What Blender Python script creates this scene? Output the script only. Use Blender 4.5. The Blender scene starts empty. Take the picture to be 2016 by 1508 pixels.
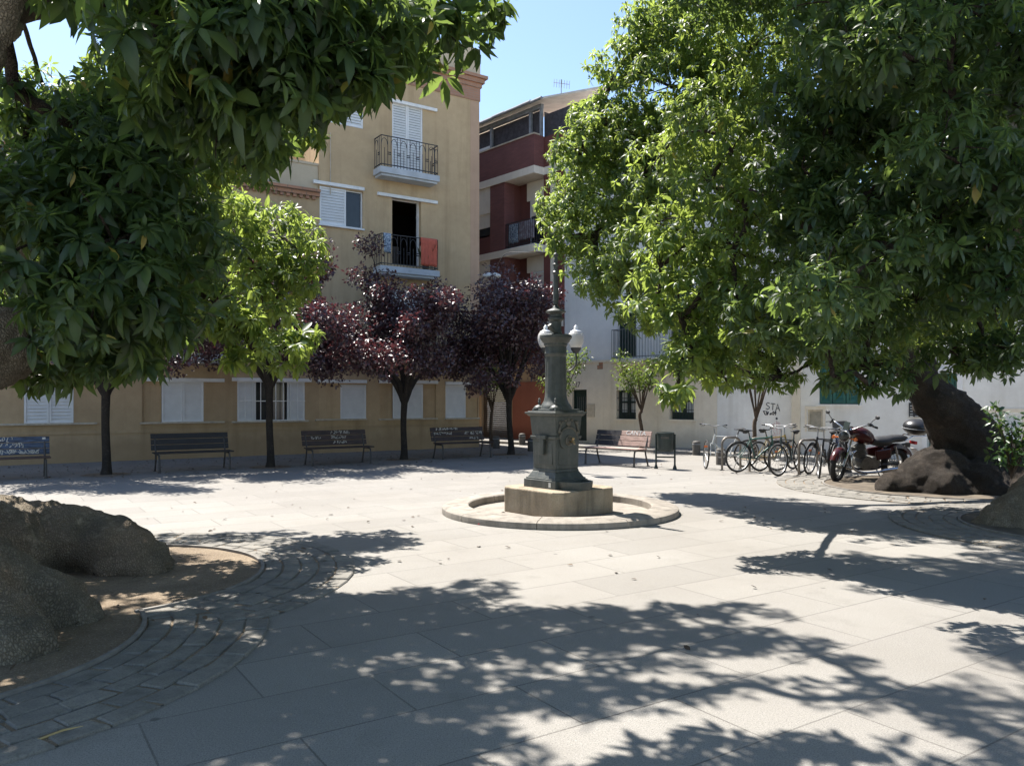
import bpy, bmesh, math, random
import numpy as np
from mathutils import Vector, Matrix

random.seed(11)
rng = np.random.default_rng(11)
R = math.radians
scene = bpy.context.scene
COL = scene.collection
F = 1552.0          # focal length of the photograph in its own pixels
CX, HZ, H = 1008.0, 786.0, 1.6   # optical centre column, horizon row, eye height


def G(px, py):
    """ground point seen at a photo pixel"""
    y = F * H / (py - HZ)
    return Vector(((px - CX) / F * y, y, 0))


def W(px, py, y):
    """point at distance y along a photo pixel"""
    return Vector(((px - CX) / F * y, y, H + (HZ - py) / F * y))


SUN_AZ = Vector((-0.65, 0.76, 0)).normalized()     # towards the sun
SUN_EL = R(59)
SHX, SHY = -SUN_AZ.x / math.tan(SUN_EL), -SUN_AZ.y / math.tan(SUN_EL)


def SH(px, py, z):
    """point at height z whose shadow falls on the ground at a photo pixel"""
    g = G(px, py)
    return Vector((g.x - SHX * z, g.y - SHY * z, z))


# ------------------------------------------------------------------ materials
def nt_new(name):
    m = bpy.data.materials.new(name)
    m.use_nodes = True
    nt = m.node_tree
    nt.nodes.clear()
    out = nt.nodes.new('ShaderNodeOutputMaterial')
    p = nt.nodes.new('ShaderNodeBsdfPrincipled')
    nt.links.new(p.outputs[0], out.inputs[0])
    return m, nt, p, out


def node(nt, typ, **kw):
    n = nt.nodes.new(typ)
    for k, v in kw.items():
        if k in n.inputs.keys():
            n.inputs[k].default_value = v
        else:
            setattr(n, k, v)
    return n


def math_n(nt, op, a, b=None):
    n = nt.nodes.new('ShaderNodeMath')
    n.operation = op
    for i, v in enumerate((a, b)):
        if v is None:
            continue
        if isinstance(v, (int, float)):
            n.inputs[i].default_value = v
        else:
            nt.links.new(v, n.inputs[i])
    return n.outputs[0]


def mixc(nt, fac, a, b, blend='MIX'):
    n = nt.nodes.new('ShaderNodeMix')
    n.data_type = 'RGBA'
    n.blend_type = blend
    for i, v in ((0, fac), (6, a), (7, b)):
        if isinstance(v, (int, float)):
            n.inputs[i].default_value = v
        elif isinstance(v, (tuple, list)):
            n.inputs[i].default_value = (*v[:3], 1)
        else:
            nt.links.new(v, n.inputs[i])
    return n.outputs[2]


def ramp(nt, fac, stops):
    n = nt.nodes.new('ShaderNodeValToRGB')
    nt.links.new(fac, n.inputs[0])
    el = n.color_ramp.elements
    while len(el) < len(stops):
        el.new(0.5)
    for e, (p, c) in zip(el, stops):
        e.position = p
        e.color = (c, c, c, 1) if isinstance(c, (int, float)) else (*c, 1)
    return n.outputs[0]


def noise(nt, vec, scale, detail=4, rough=.55):
    n = node(nt, 'ShaderNodeTexNoise')
    n.inputs['Scale'].default_value = scale
    n.inputs['Detail'].default_value = detail
    n.inputs['Roughness'].default_value = rough
    nt.links.new(vec, n.inputs['Vector'])
    return n.outputs[0]


def mapping(nt, vec, scale=(1, 1, 1), rot=(0, 0, 0)):
    n = nt.nodes.new('ShaderNodeMapping')
    n.inputs['Scale'].default_value = scale
    n.inputs['Rotation'].default_value = rot
    nt.links.new(vec, n.inputs['Vector'])
    return n.outputs[0]


def bump(nt, p, height, strength=.3, dist=.02):
    b = nt.nodes.new('ShaderNodeBump')
    b.inputs['Strength'].default_value = strength
    b.inputs['Distance'].default_value = dist
    nt.links.new(height, b.inputs['Height'])
    nt.links.new(b.outputs[0], p.inputs['Normal'])


def objco(nt):
    return nt.nodes.new('ShaderNodeTexCoord').outputs['Object']


def mat(name, col, rough=.6, var=.18, scale=6, bmp=.15, bscale=60, metal=0.0, spec=.5, stretch=(1, 1, 1), second=None):
    m, nt, p, out = nt_new(name)
    co = mapping(nt, objco(nt), stretch)
    n = noise(nt, co, scale)
    lo = tuple(c * (1 - var) for c in col)
    hi = second if second else tuple(min(1, c * (1 + var)) for c in col)
    c = mixc(nt, ramp(nt, n, [(.3, 0.0), (.7, 1.0)]), lo, hi)
    nt.links.new(c, p.inputs['Base Color'])
    p.inputs['Roughness'].default_value = rough
    p.inputs['Metallic'].default_value = metal
    p.inputs['Specular IOR Level'].default_value = spec
    if bmp:
        bump(nt, p, noise(nt, co, bscale, 3), bmp, .01)
    return m


def plaster(name, col, dirt=(.5, .45, .38), streak=.35, fine=.12):
    """painted render: broad patches, runs of dirt, fine grain"""
    m, nt, p, out = nt_new(name)
    co = objco(nt)
    base = mixc(nt, ramp(nt, noise(nt, co, .55, 5, .6), [(.3, 0.), (.72, 1.)]),
                tuple(c * .86 for c in col), tuple(min(1, c * 1.1) for c in col))
    st = noise(nt, mapping(nt, co, (2.2, 2.2, .13)), 1.0, 5, .65)
    c = mixc(nt, ramp(nt, st, [(.5, 0.), (.78, streak)]), base, tuple(a * b for a, b in zip(col, dirt)))
    c = mixc(nt, ramp(nt, noise(nt, co, 3.5, 6, .7), [(.35, fine), (.65, 0.)]), c, tuple(a * b for a, b in zip(col, dirt)))
    # scuffed foot of the wall
    sep = nt.nodes.new('ShaderNodeSeparateXYZ')
    nt.links.new(co, sep.inputs[0])
    zz = math_n(nt, 'ADD', sep.outputs[2], math_n(nt, 'MULTIPLY', noise(nt, co, 1.7, 5, .7), -.8))
    foot = ramp(nt, zz, [(0.0, .4), (.22, 0.)])
    c = mixc(nt, foot, c, (col[0] * .62, col[1] * .58, col[2] * .55))
    nt.links.new(c, p.inputs['Base Color'])
    p.inputs['Roughness'].default_value = .88
    p.inputs['Specular IOR Level'].default_value = .25
    bump(nt, p, noise(nt, co, 24, 6, .6), .25, .012)
    return m


def brickmat(name, c1, c2, mortar, sc=1.0):
    m, nt, p, out = nt_new(name)
    co = objco(nt)
    sep = nt.nodes.new('ShaderNodeSeparateXYZ')
    nt.links.new(co, sep.inputs[0])
    cmb = nt.nodes.new('ShaderNodeCombineXYZ')
    nt.links.new(math_n(nt, 'ADD', sep.outputs[0], sep.outputs[1]), cmb.inputs[0])
    nt.links.new(sep.outputs[2], cmb.inputs[1])
    b = nt.nodes.new('ShaderNodeTexBrick')
    nt.links.new(cmb.outputs[0], b.inputs['Vector'])
    b.inputs['Scale'].default_value = 1
    b.inputs['Brick Width'].default_value = .27 * sc
    b.inputs['Row Height'].default_value = .075 * sc
    b.inputs['Mortar Size'].default_value = .011 * sc
    b.inputs['Color1'].default_value = (*c1, 1)
    b.inputs['Color2'].default_value = (*c2, 1)
    b.inputs['Mortar'].default_value = (*mortar, 1)
    c = mixc(nt, ramp(nt, noise(nt, co, 1.6, 5), [(.35, 0.), (.75, .4)]), b.outputs[0], tuple(x * .55 for x in c1))
    nt.links.new(c, p.inputs['Base Color'])
    p.inputs['Roughness'].default_value = .85
    bump(nt, p, b.outputs[1], -.5, .01)
    return m


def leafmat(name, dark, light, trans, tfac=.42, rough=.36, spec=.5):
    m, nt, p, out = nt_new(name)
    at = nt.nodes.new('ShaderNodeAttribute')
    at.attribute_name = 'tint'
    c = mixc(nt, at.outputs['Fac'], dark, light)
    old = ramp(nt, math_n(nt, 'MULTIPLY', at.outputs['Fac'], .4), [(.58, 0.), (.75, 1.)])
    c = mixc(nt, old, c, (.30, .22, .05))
    nt.links.new(c, p.inputs['Base Color'])
    p.inputs['Roughness'].default_value = rough
    p.inputs['Specular IOR Level'].default_value = spec
    t = nt.nodes.new('ShaderNodeBsdfTranslucent')
    ct = mixc(nt, at.outputs['Fac'], tuple(x * .75 for x in trans), tuple(min(1, x * 1.15) for x in trans))
    nt.links.new(ct, t.inputs['Color'])
    mx = nt.nodes.new('ShaderNodeMixShader')
    mx.inputs[0].default_value = tfac
    nt.links.new(p.outputs[0], mx.inputs[1])
    nt.links.new(t.outputs[0], mx.inputs[2])
    nt.links.new(mx.outputs[0], out.inputs[0])
    return m


def barkmat(name, c1, c2, sc=1.0, warm=None):
    m, nt, p, out = nt_new(name)
    co = objco(nt)
    v = nt.nodes.new('ShaderNodeTexVoronoi')
    v.feature = 'DISTANCE_TO_EDGE'
    v.inputs['Scale'].default_value = 58 * sc
    wob = nt.nodes.new('ShaderNodeTexNoise')
    wob.inputs['Scale'].default_value = 9 * sc
    nt.links.new(co, wob.inputs['Vector'])
    add = nt.nodes.new('ShaderNodeVectorMath')
    add.operation = 'MULTIPLY_ADD'
    nt.links.new(wob.outputs['Color'], add.inputs[0])
    add.inputs[1].default_value = (.05 / sc,) * 3
    nt.links.new(mapping(nt, co, (1, 1, .6)), add.inputs[2])
    nt.links.new(add.outputs[0], v.inputs['Vector'])
    crack = ramp(nt, v.outputs['Distance'], [(0, 0.), (.22, 1.)])
    big = ramp(nt, noise(nt, co, 2.6 * sc, 5, .6), [(.32, 0.), (.68, 1.)])
    c = mixc(nt, big, c1, c2)
    if warm:
        c = mixc(nt, ramp(nt, noise(nt, co, 1.3, 4), [(.5, 0.), (.7, .6)]), c, warm)
    c = mixc(nt, math_n(nt, 'ADD', math_n(nt, 'MULTIPLY', crack, .6), .4), tuple(x * .4 for x in c1), c)
    c = mixc(nt, ramp(nt, noise(nt, co, 7 * sc, 5, .7), [(.56, 0.), (.7, .5)]), c, tuple(min(1, x * 1.7) for x in c2))
    nt.links.new(c, p.inputs['Base Color'])
    p.inputs['Roughness'].default_value = .92
    p.inputs['Specular IOR Level'].default_value = .2
    h = math_n(nt, 'ADD', crack, math_n(nt, 'MULTIPLY', noise(nt, co, 30 * sc, 6, .65), 1.5))
    bump(nt, p, h, .7, .02)
    return m


M = {}
M['ochre'] = plaster('ochre_render', (.55, .405, .245), streak=.6, fine=.2)
M['ochre_low'] = plaster('ochre_render_low', (.50, .365, .22), streak=.55, fine=.22)
M['cream_par'] = plaster('cream_render', (.56, .47, .34))
M['pink'] = plaster('salmon_render', (.62, .34, .22))
M['quoin'] = plaster('faded_pink_paint', (.52, .35, .24))
M['cornice'] = brickmat('cornice_brick', (.42, .22, .14), (.36, .19, .12), (.34, .24, .18))
M['tile'] = brickmat('cornice_tile', (.47, .24, .14), (.33, .17, .11), (.25, .17, .12), 1.6)
M['redbrick'] = brickmat('red_brick', (.215, .078, .07), (.165, .06, .056), (.15, .075, .066))
M['redwall'] = plaster('dark_red_paint', (.165, .062, .052))
M['brickwhite'] = plaster('off_white_render', (.78, .71, .61), streak=.25)
M['white'] = plaster('white_render', (.82, .785, .73), (.55, .5, .44), streak=.42, fine=.18)
M['creamw'] = plaster('cream_wall_render', (.80, .705, .57), (.55, .49, .41), streak=.45, fine=.2)
M['greyw'] = plaster('grey_white_render', (.80, .775, .745), (.6, .56, .5), streak=.2)
M['orange'] = plaster('orange_red_paint', (.36, .13, .08))
M['slabgrey'] = mat('balcony_concrete', (.46, .49, .52), .8, .12, 3, .2, 30)
M['shut'] = mat('white_shutter_paint', (.74, .74, .73), .5, .06, 4, 0)
M['strip'] = mat('white_strip_paint', (.76, .75, .72), .6, .1, 5, .1)
M['sill'] = mat('sill_stone', (.50, .43, .33), .8, .2, 8, .2)
M['iron'] = mat('black_iron', (.025, .025, .028), .5, .3, 10, .1)
M['greybars'] = mat('grey_iron', (.16, .16, .16), .5, .2, 10, .1)
M['green'] = mat('green_shutter_paint', (.018, .10, .075), .45, .2, 8, .1)
M['darkgreen'] = mat('dark_green_door_paint', (.015, .032, .026), .45, .25, 6, .1)
M['roller'] = mat('brown_roller_metal', (.085, .062, .046), .6, .25, 4, .1)
M['metalgrey'] = mat('weathered_grey_metal', (.20, .21, .22), .6, .3, 5, .2)
M['screen'] = mat('dark_shade_cloth', (.055, .05, .055), .95, .3, 7, .4, 90)
M['awn'] = mat('pale_roof_sheet', (.55, .50, .43), .8, .15, 3, .2)
M['towel'] = mat('orange_towel_cloth', (.52, .12, .075), .95, .12, 12, .5, 120)
M['bluecloth'] = mat('blue_patterned_cloth', (.05, .10, .2), .95, .2, 22, .4, 100, second=(.55, .62, .68))
M['pinkcloth'] = mat('pink_grey_cloth', (.20, .12, .14), .95, .2, 9, .3, second=(.34, .34, .38))
M['whitecloth'] = mat('white_cloth', (.6, .6, .6), .95, .1, 10, .3)
M['wood'] = mat('worn_bench_wood', (.085, .055, .045), .7, .35, 5, .35, 40, stretch=(1, 8, 8))
M['woodpale'] = mat('weathered_bench_wood', (.36, .25, .21), .75, .35, 5, .35, 40, stretch=(1, 8, 8))
M['woodblue'] = mat('blue_sprayed_bench_wood', (.04, .055, .085), .6, .4, 6, .3, 40, stretch=(1, 5, 5), second=(.09, .13, .22))
M['wooddark'] = mat('black_sprayed_bench_wood', (.02, .019, .022), .5, .35, 5, .25, 40, stretch=(1, 8, 8))
M['wooddark2'] = mat('brown_black_bench_wood', (.032, .028, .028), .6, .45, 5, .25, 40, stretch=(1, 8, 8), second=(.075, .045, .04))
M['legs'] = mat('bench_cast_iron', (.06, .055, .052), .55, .3, 12, .2)
M['tagwhite'] = mat('white_spray_paint', (.55, .53, .48), .8, .2, 15, 0)
M['tagdark'] = mat('black_spray_paint', (.05, .05, .055), .8, .2, 15, 0)
M['tagpink'] = mat('pink_spray_paint', (.62, .38, .38), .8, .2, 15, 0)
M['binm'] = mat('dark_green_bin_metal', (.018, .028, .026), .42, .3, 8, .15)
M['bollard'] = mat('bollard_iron', (.075, .068, .06), .7, .3, 10, .3)
M['rackm'] = mat('rack_steel', (.22, .19, .16), .45, .3, 10, .1, metal=.6)
M['tyre'] = mat('tyre_rubber', (.018, .018, .018), .85, .2, 20, .2)
M['chrome'] = mat('polished_steel', (.55, .55, .55), .22, .08, 10, 0, metal=1)
M['spoke'] = mat('spoke_steel', (.35, .35, .35), .4, .1, 10, 0, metal=.6)
M['black'] = mat('black_paint', (.018, .018, .02), .35, .2, 8, 0)
M['blackmatte'] = mat('black_plastic', (.022, .022, .024), .6, .2, 8, .1)
M['bikewhite'] = mat('silver_bike_paint', (.52, .54, .54), .35, .08, 8, 0)
M['bikegreen'] = mat('teal_bike_paint', (.03, .10, .08), .35, .15, 8, 0)
M['bikeyellow'] = mat('yellow_bike_paint', (.26, .18, .035), .35, .15, 8, 0)
M['bikedark'] = mat('dark_green_bike_paint', (.03, .04, .038), .35, .2, 8, 0)
M['bikeblue'] = mat('navy_bike_paint', (.035, .045, .09), .35, .2, 8, 0)
M['motored'] = mat('dark_red_tank_paint', (.05, .009, .010), .25, .15, 6, 0)
M['engine'] = mat('engine_alloy', (.16, .16, .15), .4, .3, 14, .2, metal=.7)
M['redlens'] = mat('red_lens', (.5, .03, .03), .25, .1, 8, 0)
M['orangelens'] = mat('orange_reflector', (.7, .16, .02), .3, .1, 8, 0)
M['plate'] = mat('pale_plate', (.6, .6, .58), .5, .1, 8, 0)
M['fiber'] = mat('fountain_green_paint', (.048, .056, .051), .42, .35, 9, .3, 45, second=(.085, .088, .078))
def ironpaint():
    m, nt, p, out = nt_new('fountain_iron_paint')
    co = objco(nt)
    c = mixc(nt, ramp(nt, noise(nt, co, 7, 6, .7), [(.35, 0.), (.68, 1.)]), (.046, .053, .049), (.080, .086, .078))
    c = mixc(nt, ramp(nt, noise(nt, mapping(nt, co, (9, 9, .7)), 1.4, 6, .7), [(.54, 0.), (.74, .55)]), c, (.17, .165, .145))
    c = mixc(nt, ramp(nt, noise(nt, co, 24, 5, .75), [(.64, 0.), (.70, .8)]), c, (.10, .055, .03))
    nt.links.new(c, p.inputs['Base Color'])
    nt.links.new(ramp(nt, noise(nt, co, 12, 5), [(.3, .34), (.7, .62)]), p.inputs['Roughness'])
    bump(nt, p, noise(nt, co, 40, 5, .7), .3, .008)
    return m


M['fiber'] = ironpaint()
M['brass'] = mat('old_brass', (.42, .30, .17), .35, .25, 20, .1, metal=.9)
M['bronze'] = mat('worn_relief', (.10, .092, .075), .5, .35, 22, .2)
M['paper'] = mat('red_paper', (.6, .06, .08), .7, .1, 20, 0)
M['straw'] = mat('dry_straw', (.42, .30, .13), .8, .15, 20, 0)
M['litter'] = mat('dry_leaf', (.045, .028, .02), .8, .5, 3, 0, second=(.14, .09, .05))
M['boardm'] = mat('black_menu_board', (.02, .02, .022), .5, .2, 8, 0)
M['trunkp'] = barkmat('plum_bark', (.045, .04, .036), (.075, .062, .052), 1.6)
M['trunky'] = barkmat('young_bark', (.11, .08, .055), (.17, .12, .085), 2.5)
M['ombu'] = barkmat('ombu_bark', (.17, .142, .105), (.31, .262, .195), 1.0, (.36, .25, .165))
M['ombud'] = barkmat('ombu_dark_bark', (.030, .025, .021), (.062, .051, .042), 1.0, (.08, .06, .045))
M['ombulimb'] = barkmat('ombu_limb_bark', (.05, .038, .03), (.09, .068, .052), 1.0)
M['leaf'] = leafmat('sunlit_ombu_leaf', (.020, .055, .022), (.055, .115, .030), (.38, .48, .09), .46, .42, .5)  # lighter leaf copy for the sunlit crowns, light put into the colour
M['leafshade'] = leafmat('shaded_ombu_leaf', (.016, .039, .020), (.046, .086, .034), (.24, .34, .07), .40, .44, .5)  # darker copy of the same leaf, crown shade put into the colour
M['leafdry'] = leafmat('young_leaf', (.05, .09, .02), (.10, .15, .03), (.22, .30, .05), .45)
M['plum'] = leafmat('plum_leaf', (.042, .025, .029), (.088, .044, .047), (.13, .03, .035), .25, .40, .95)
M['shrubl'] = leafmat('shrub_leaf', (.015, .04, .014), (.03, .075, .018), (.09, .16, .02), .3)


def glassmat():
    m, nt, p, out = nt_new('dark_window_glass')
    c = mixc(nt, noise(nt, objco(nt), 2.5), (.012, .014, .016), (.04, .045, .05))
    nt.links.new(c, p.inputs['Base Color'])
    p.inputs['Roughness'].default_value = .08
    return m


def globemat():
    m, nt, p, out = nt_new('frosted_lamp_glass')
    nt.links.new(mixc(nt, noise(nt, objco(nt), 3), (.62, .60, .57), (.75, .73, .69)), p.inputs['Base Color'])
    p.inputs['Roughness'].default_value = .25
    p.inputs['Transmission Weight'].default_value = .35
    p.inputs['IOR'].default_value = 1.2
    return m


M['glass'] = glassmat()
M['globe'] = globemat()
M['curtain'] = mat('net_curtain', (.5, .5, .47), .9, .12, 30, .2, 60, stretch=(6, 6, .3))
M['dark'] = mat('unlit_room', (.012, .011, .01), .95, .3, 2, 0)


def granite():
    m, nt, p, out = nt_new('granite_slabs')
    co = mapping(nt, objco(nt), (1, 1, 1), (0, 0, -ANG_A))
    b = nt.nodes.new('ShaderNodeTexBrick')
    nt.links.new(co, b.inputs['Vector'])
    b.inputs['Scale'].default_value = 1
    b.inputs['Brick Width'].default_value = 1.22
    b.inputs['Row Height'].default_value = .61
    b.inputs['Mortar Size'].default_value = .006
    b.inputs['Mortar Smooth'].default_value = .3
    b.inputs['Bias'].default_value = 0
    b.inputs['Color1'].default_value = (.238, .225, .206, 1)
    b.inputs['Color2'].default_value = (.290, .274, .249, 1)
    b.inputs['Mortar'].default_value = (.085, .078, .07, 1)
    # slabs differ one by one; joints are full of dust in places
    worn = ramp(nt, noise(nt, objco(nt), .9, 4), [(.42, 0.), (.6, 1.)])
    b2 = nt.nodes.new('ShaderNodeTexBrick')
    nt.links.new(co, b2.inputs['Vector'])
    for k in ('Scale', 'Brick Width', 'Row Height', 'Bias'):
        b2.inputs[k].default_value = b.inputs[k].default_value
    b2.inputs['Mortar Size'].default_value = 0
    b2.inputs['Color1'].default_value = b.inputs['Color1'].default_value
    b2.inputs['Color2'].default_value = b.inputs['Color2'].default_value
    c = mixc(nt, math_n(nt, 'MULTIPLY', worn, .3), b.outputs[0], b2.outputs[0])
    sp = noise(nt, objco(nt), 130, 3, .85)
    c = mixc(nt, ramp(nt, sp, [(.40, .8), (.51, 0.)]), c, (.10, .097, .092))
    c = mixc(nt, ramp(nt, noise(nt, objco(nt), 95, 3, .8), [(.55, 0.), (.68, .65)]), c, (.43, .41, .38))
    c = mixc(nt, ramp(nt, noise(nt, objco(nt), .35, 6, .62), [(.38, .5), (.6, 0.)]), c, (.19, .175, .155))
    c = mixc(nt, ramp(nt, noise(nt, objco(nt), 2.2, 6, .7), [(.55, 0.), (.75, .55)]), c, (.165, .155, .138))
    # small dark spots of gum and grease
    v = nt.nodes.new('ShaderNodeTexVoronoi')
    v.inputs['Scale'].default_value = 1.9
    nt.links.new(objco(nt), v.inputs['Vector'])
    c = mixc(nt, ramp(nt, v.outputs['Distance'], [(.035, .7), (.055, 0.)]), c, (.09, .085, .08))
    nt.links.new(c, p.inputs['Base Color'])
    p.inputs['Roughness'].default_value = .82
    p.inputs['Specular IOR Level'].default_value = .3
    h = math_n(nt, 'ADD', math_n(nt, 'MULTIPLY', b.outputs[1], -.8), math_n(nt, 'MULTIPLY', sp, .35))
    bump(nt, p, h, .35, .008)
    return m


def cobble():
    m, nt, p, out = nt_new('cobble_ring_setts')
    co = objco(nt)
    sep = nt.nodes.new('ShaderNodeSeparateXYZ')
    nt.links.new(co, sep.inputs[0])
    ang = math_n(nt, 'ARCTAN2', sep.outputs[1], sep.outputs[0])
    rad = math_n(nt, 'SQRT', math_n(nt, 'ADD', math_n(nt, 'MULTIPLY', sep.outputs[0], sep.outputs[0]),
                                    math_n(nt, 'MULTIPLY', sep.outputs[1], sep.outputs[1])))
    wob = noise(nt, co, 5, 3)
    cmb = nt.nodes.new('ShaderNodeCombineXYZ')
    nt.links.new(math_n(nt, 'ADD', math_n(nt, 'MULTIPLY', ang, 1.95), math_n(nt, 'MULTIPLY', wob, .16)), cmb.inputs[0])
    nt.links.new(math_n(nt, 'ADD', rad, math_n(nt, 'MULTIPLY', wob, .13)), cmb.inputs[1])
    b = nt.nodes.new('ShaderNodeTexBrick')
    nt.links.new(cmb.outputs[0], b.inputs['Vector'])
    b.inputs['Scale'].default_value = 1
    b.inputs['Brick Width'].default_value = .25
    b.inputs['Row Height'].default_value = .15
    b.inputs['Mortar Size'].default_value = .012
    b.inputs['Mortar Smooth'].default_value = .5
    b.inputs['Color1'].default_value = (.20, .19, .175, 1)
    b.inputs['Color2'].default_value = (.29, .275, .245, 1)
    b.inputs['Mortar'].default_value = (.10, .09, .075, 1)
    sand = ramp(nt, noise(nt, co, 1.7, 6, .7), [(.38, 0.1), (.66, .9)])
    c = mixc(nt, sand, b.outputs[0], (.25, .205, .15))
    c = mixc(nt, ramp(nt, noise(nt, co, 70, 3, .7), [(.4, .4), (.6, 0.)]), c, (.16, .15, .14))
    nt.links.new(c, p.inputs['Base Color'])
    p.inputs['Roughness'].default_value = .85
    h = math_n(nt, 'ADD', math_n(nt, 'MULTIPLY', b.outputs[1], -1.0), math_n(nt, 'MULTIPLY', noise(nt, co, 18, 4), .5))
    bump(nt, p, h, .8, .02)
    return m


def soilmat():
    m, nt, p, out = nt_new('sandy_soil')
    co = objco(nt)
    c = mixc(nt, ramp(nt, noise(nt, co, 1.8, 6, .65), [(.35, 0.), (.65, 1.)]), (.15, .108, .07), (.26, .20, .135))
    c = mixc(nt, ramp(nt, noise(nt, co, 60, 3, .8), [(.56, 0.), (.66, .7)]), c, (.46, .40, .32))
    c = mixc(nt, ramp(nt, noise(nt, co, 35, 3, .8), [(.36, .6), (.46, 0.)]), c, (.09, .065, .045))
    nt.links.new(c, p.inputs['Base Color'])
    p.inputs['Roughness'].default_value = .95
    bump(nt, p, noise(nt, co, 45, 6, .7), .7, .03)
    return m


def stonemat(name, c1, c2, sc=1.0, rough_chisel=True):
    m, nt, p, out = nt_new(name)
    co = objco(nt)
    c = mixc(nt, ramp(nt, noise(nt, co, 3 * sc, 6, .65), [(.35, 0.), (.65, 1.)]), c1, c2)
    c = mixc(nt, ramp(nt, noise(nt, co, 90 * sc, 3, .8), [(.38, .5), (.5, 0.)]), c, tuple(x * .5 for x in c1))
    c = mixc(nt, ramp(nt, noise(nt, mapping(nt, co, (4, 4, .5)), 1.5, 5), [(.46, 0.), (.7, .7)]), c, tuple(x * .42 for x in c1))
    nt.links.new(c, p.inputs['Base Color'])
    p.inputs['Roughness'].default_value = .85
    bump(nt, p, noise(nt, co, (38 if rough_chisel else 80) * sc, 5, .7), .9 if rough_chisel else .4, .02)
    return m


# ------------------------------------------------------------------ frames
ANG_A = math.atan2(.551, .834)
FA = (Vector((-1.1, 26.4, 0)), ANG_A)                       # ochre facade
FB = (Vector((2.84, 27.0, 0)), math.atan2(-.714, .70))       # white houses on the right
FR = (Vector((1.45, 28.42, 0)), math.atan2(-.747, .665))     # red brick house


def loc2w(fr, s, y=0, z=0):
    o, a = fr
    return Vector((o.x + math.cos(a) * s - math.sin(a) * y, o.y + math.sin(a) * s + math.cos(a) * y, z))


def on(fr, px, py, off=0.0):
    """(s, z) on the plane y=off of a frame"""
    o, a = fr
    u = Vector((math.cos(a), math.sin(a)))
    n = Vector((-math.sin(a), math.cos(a)))
    r = Vector(((px - CX) / F, 1.0))
    d = (n.x * o.x + n.y * o.y + off) / (n.x * r.x + n.y * r.y)
    P = r * d
    s = (P - Vector((o.x, o.y))).dot(u)
    return s, H + (HZ - py) / F * d


def onr(fr, px0, px1, py0, py1, off=0.0):
    """rectangle s0, s1, z0, z1 from a pixel box"""
    pm = (px0 + px1) / 2
    s0, s1 = on(fr, px0, 700, off)[0], on(fr, px1, 700, off)[0]
    z1, z0 = on(fr, pm, py0, off)[1], on(fr, pm, py1, off)[1]
    return s0, s1, z0, z1


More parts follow.
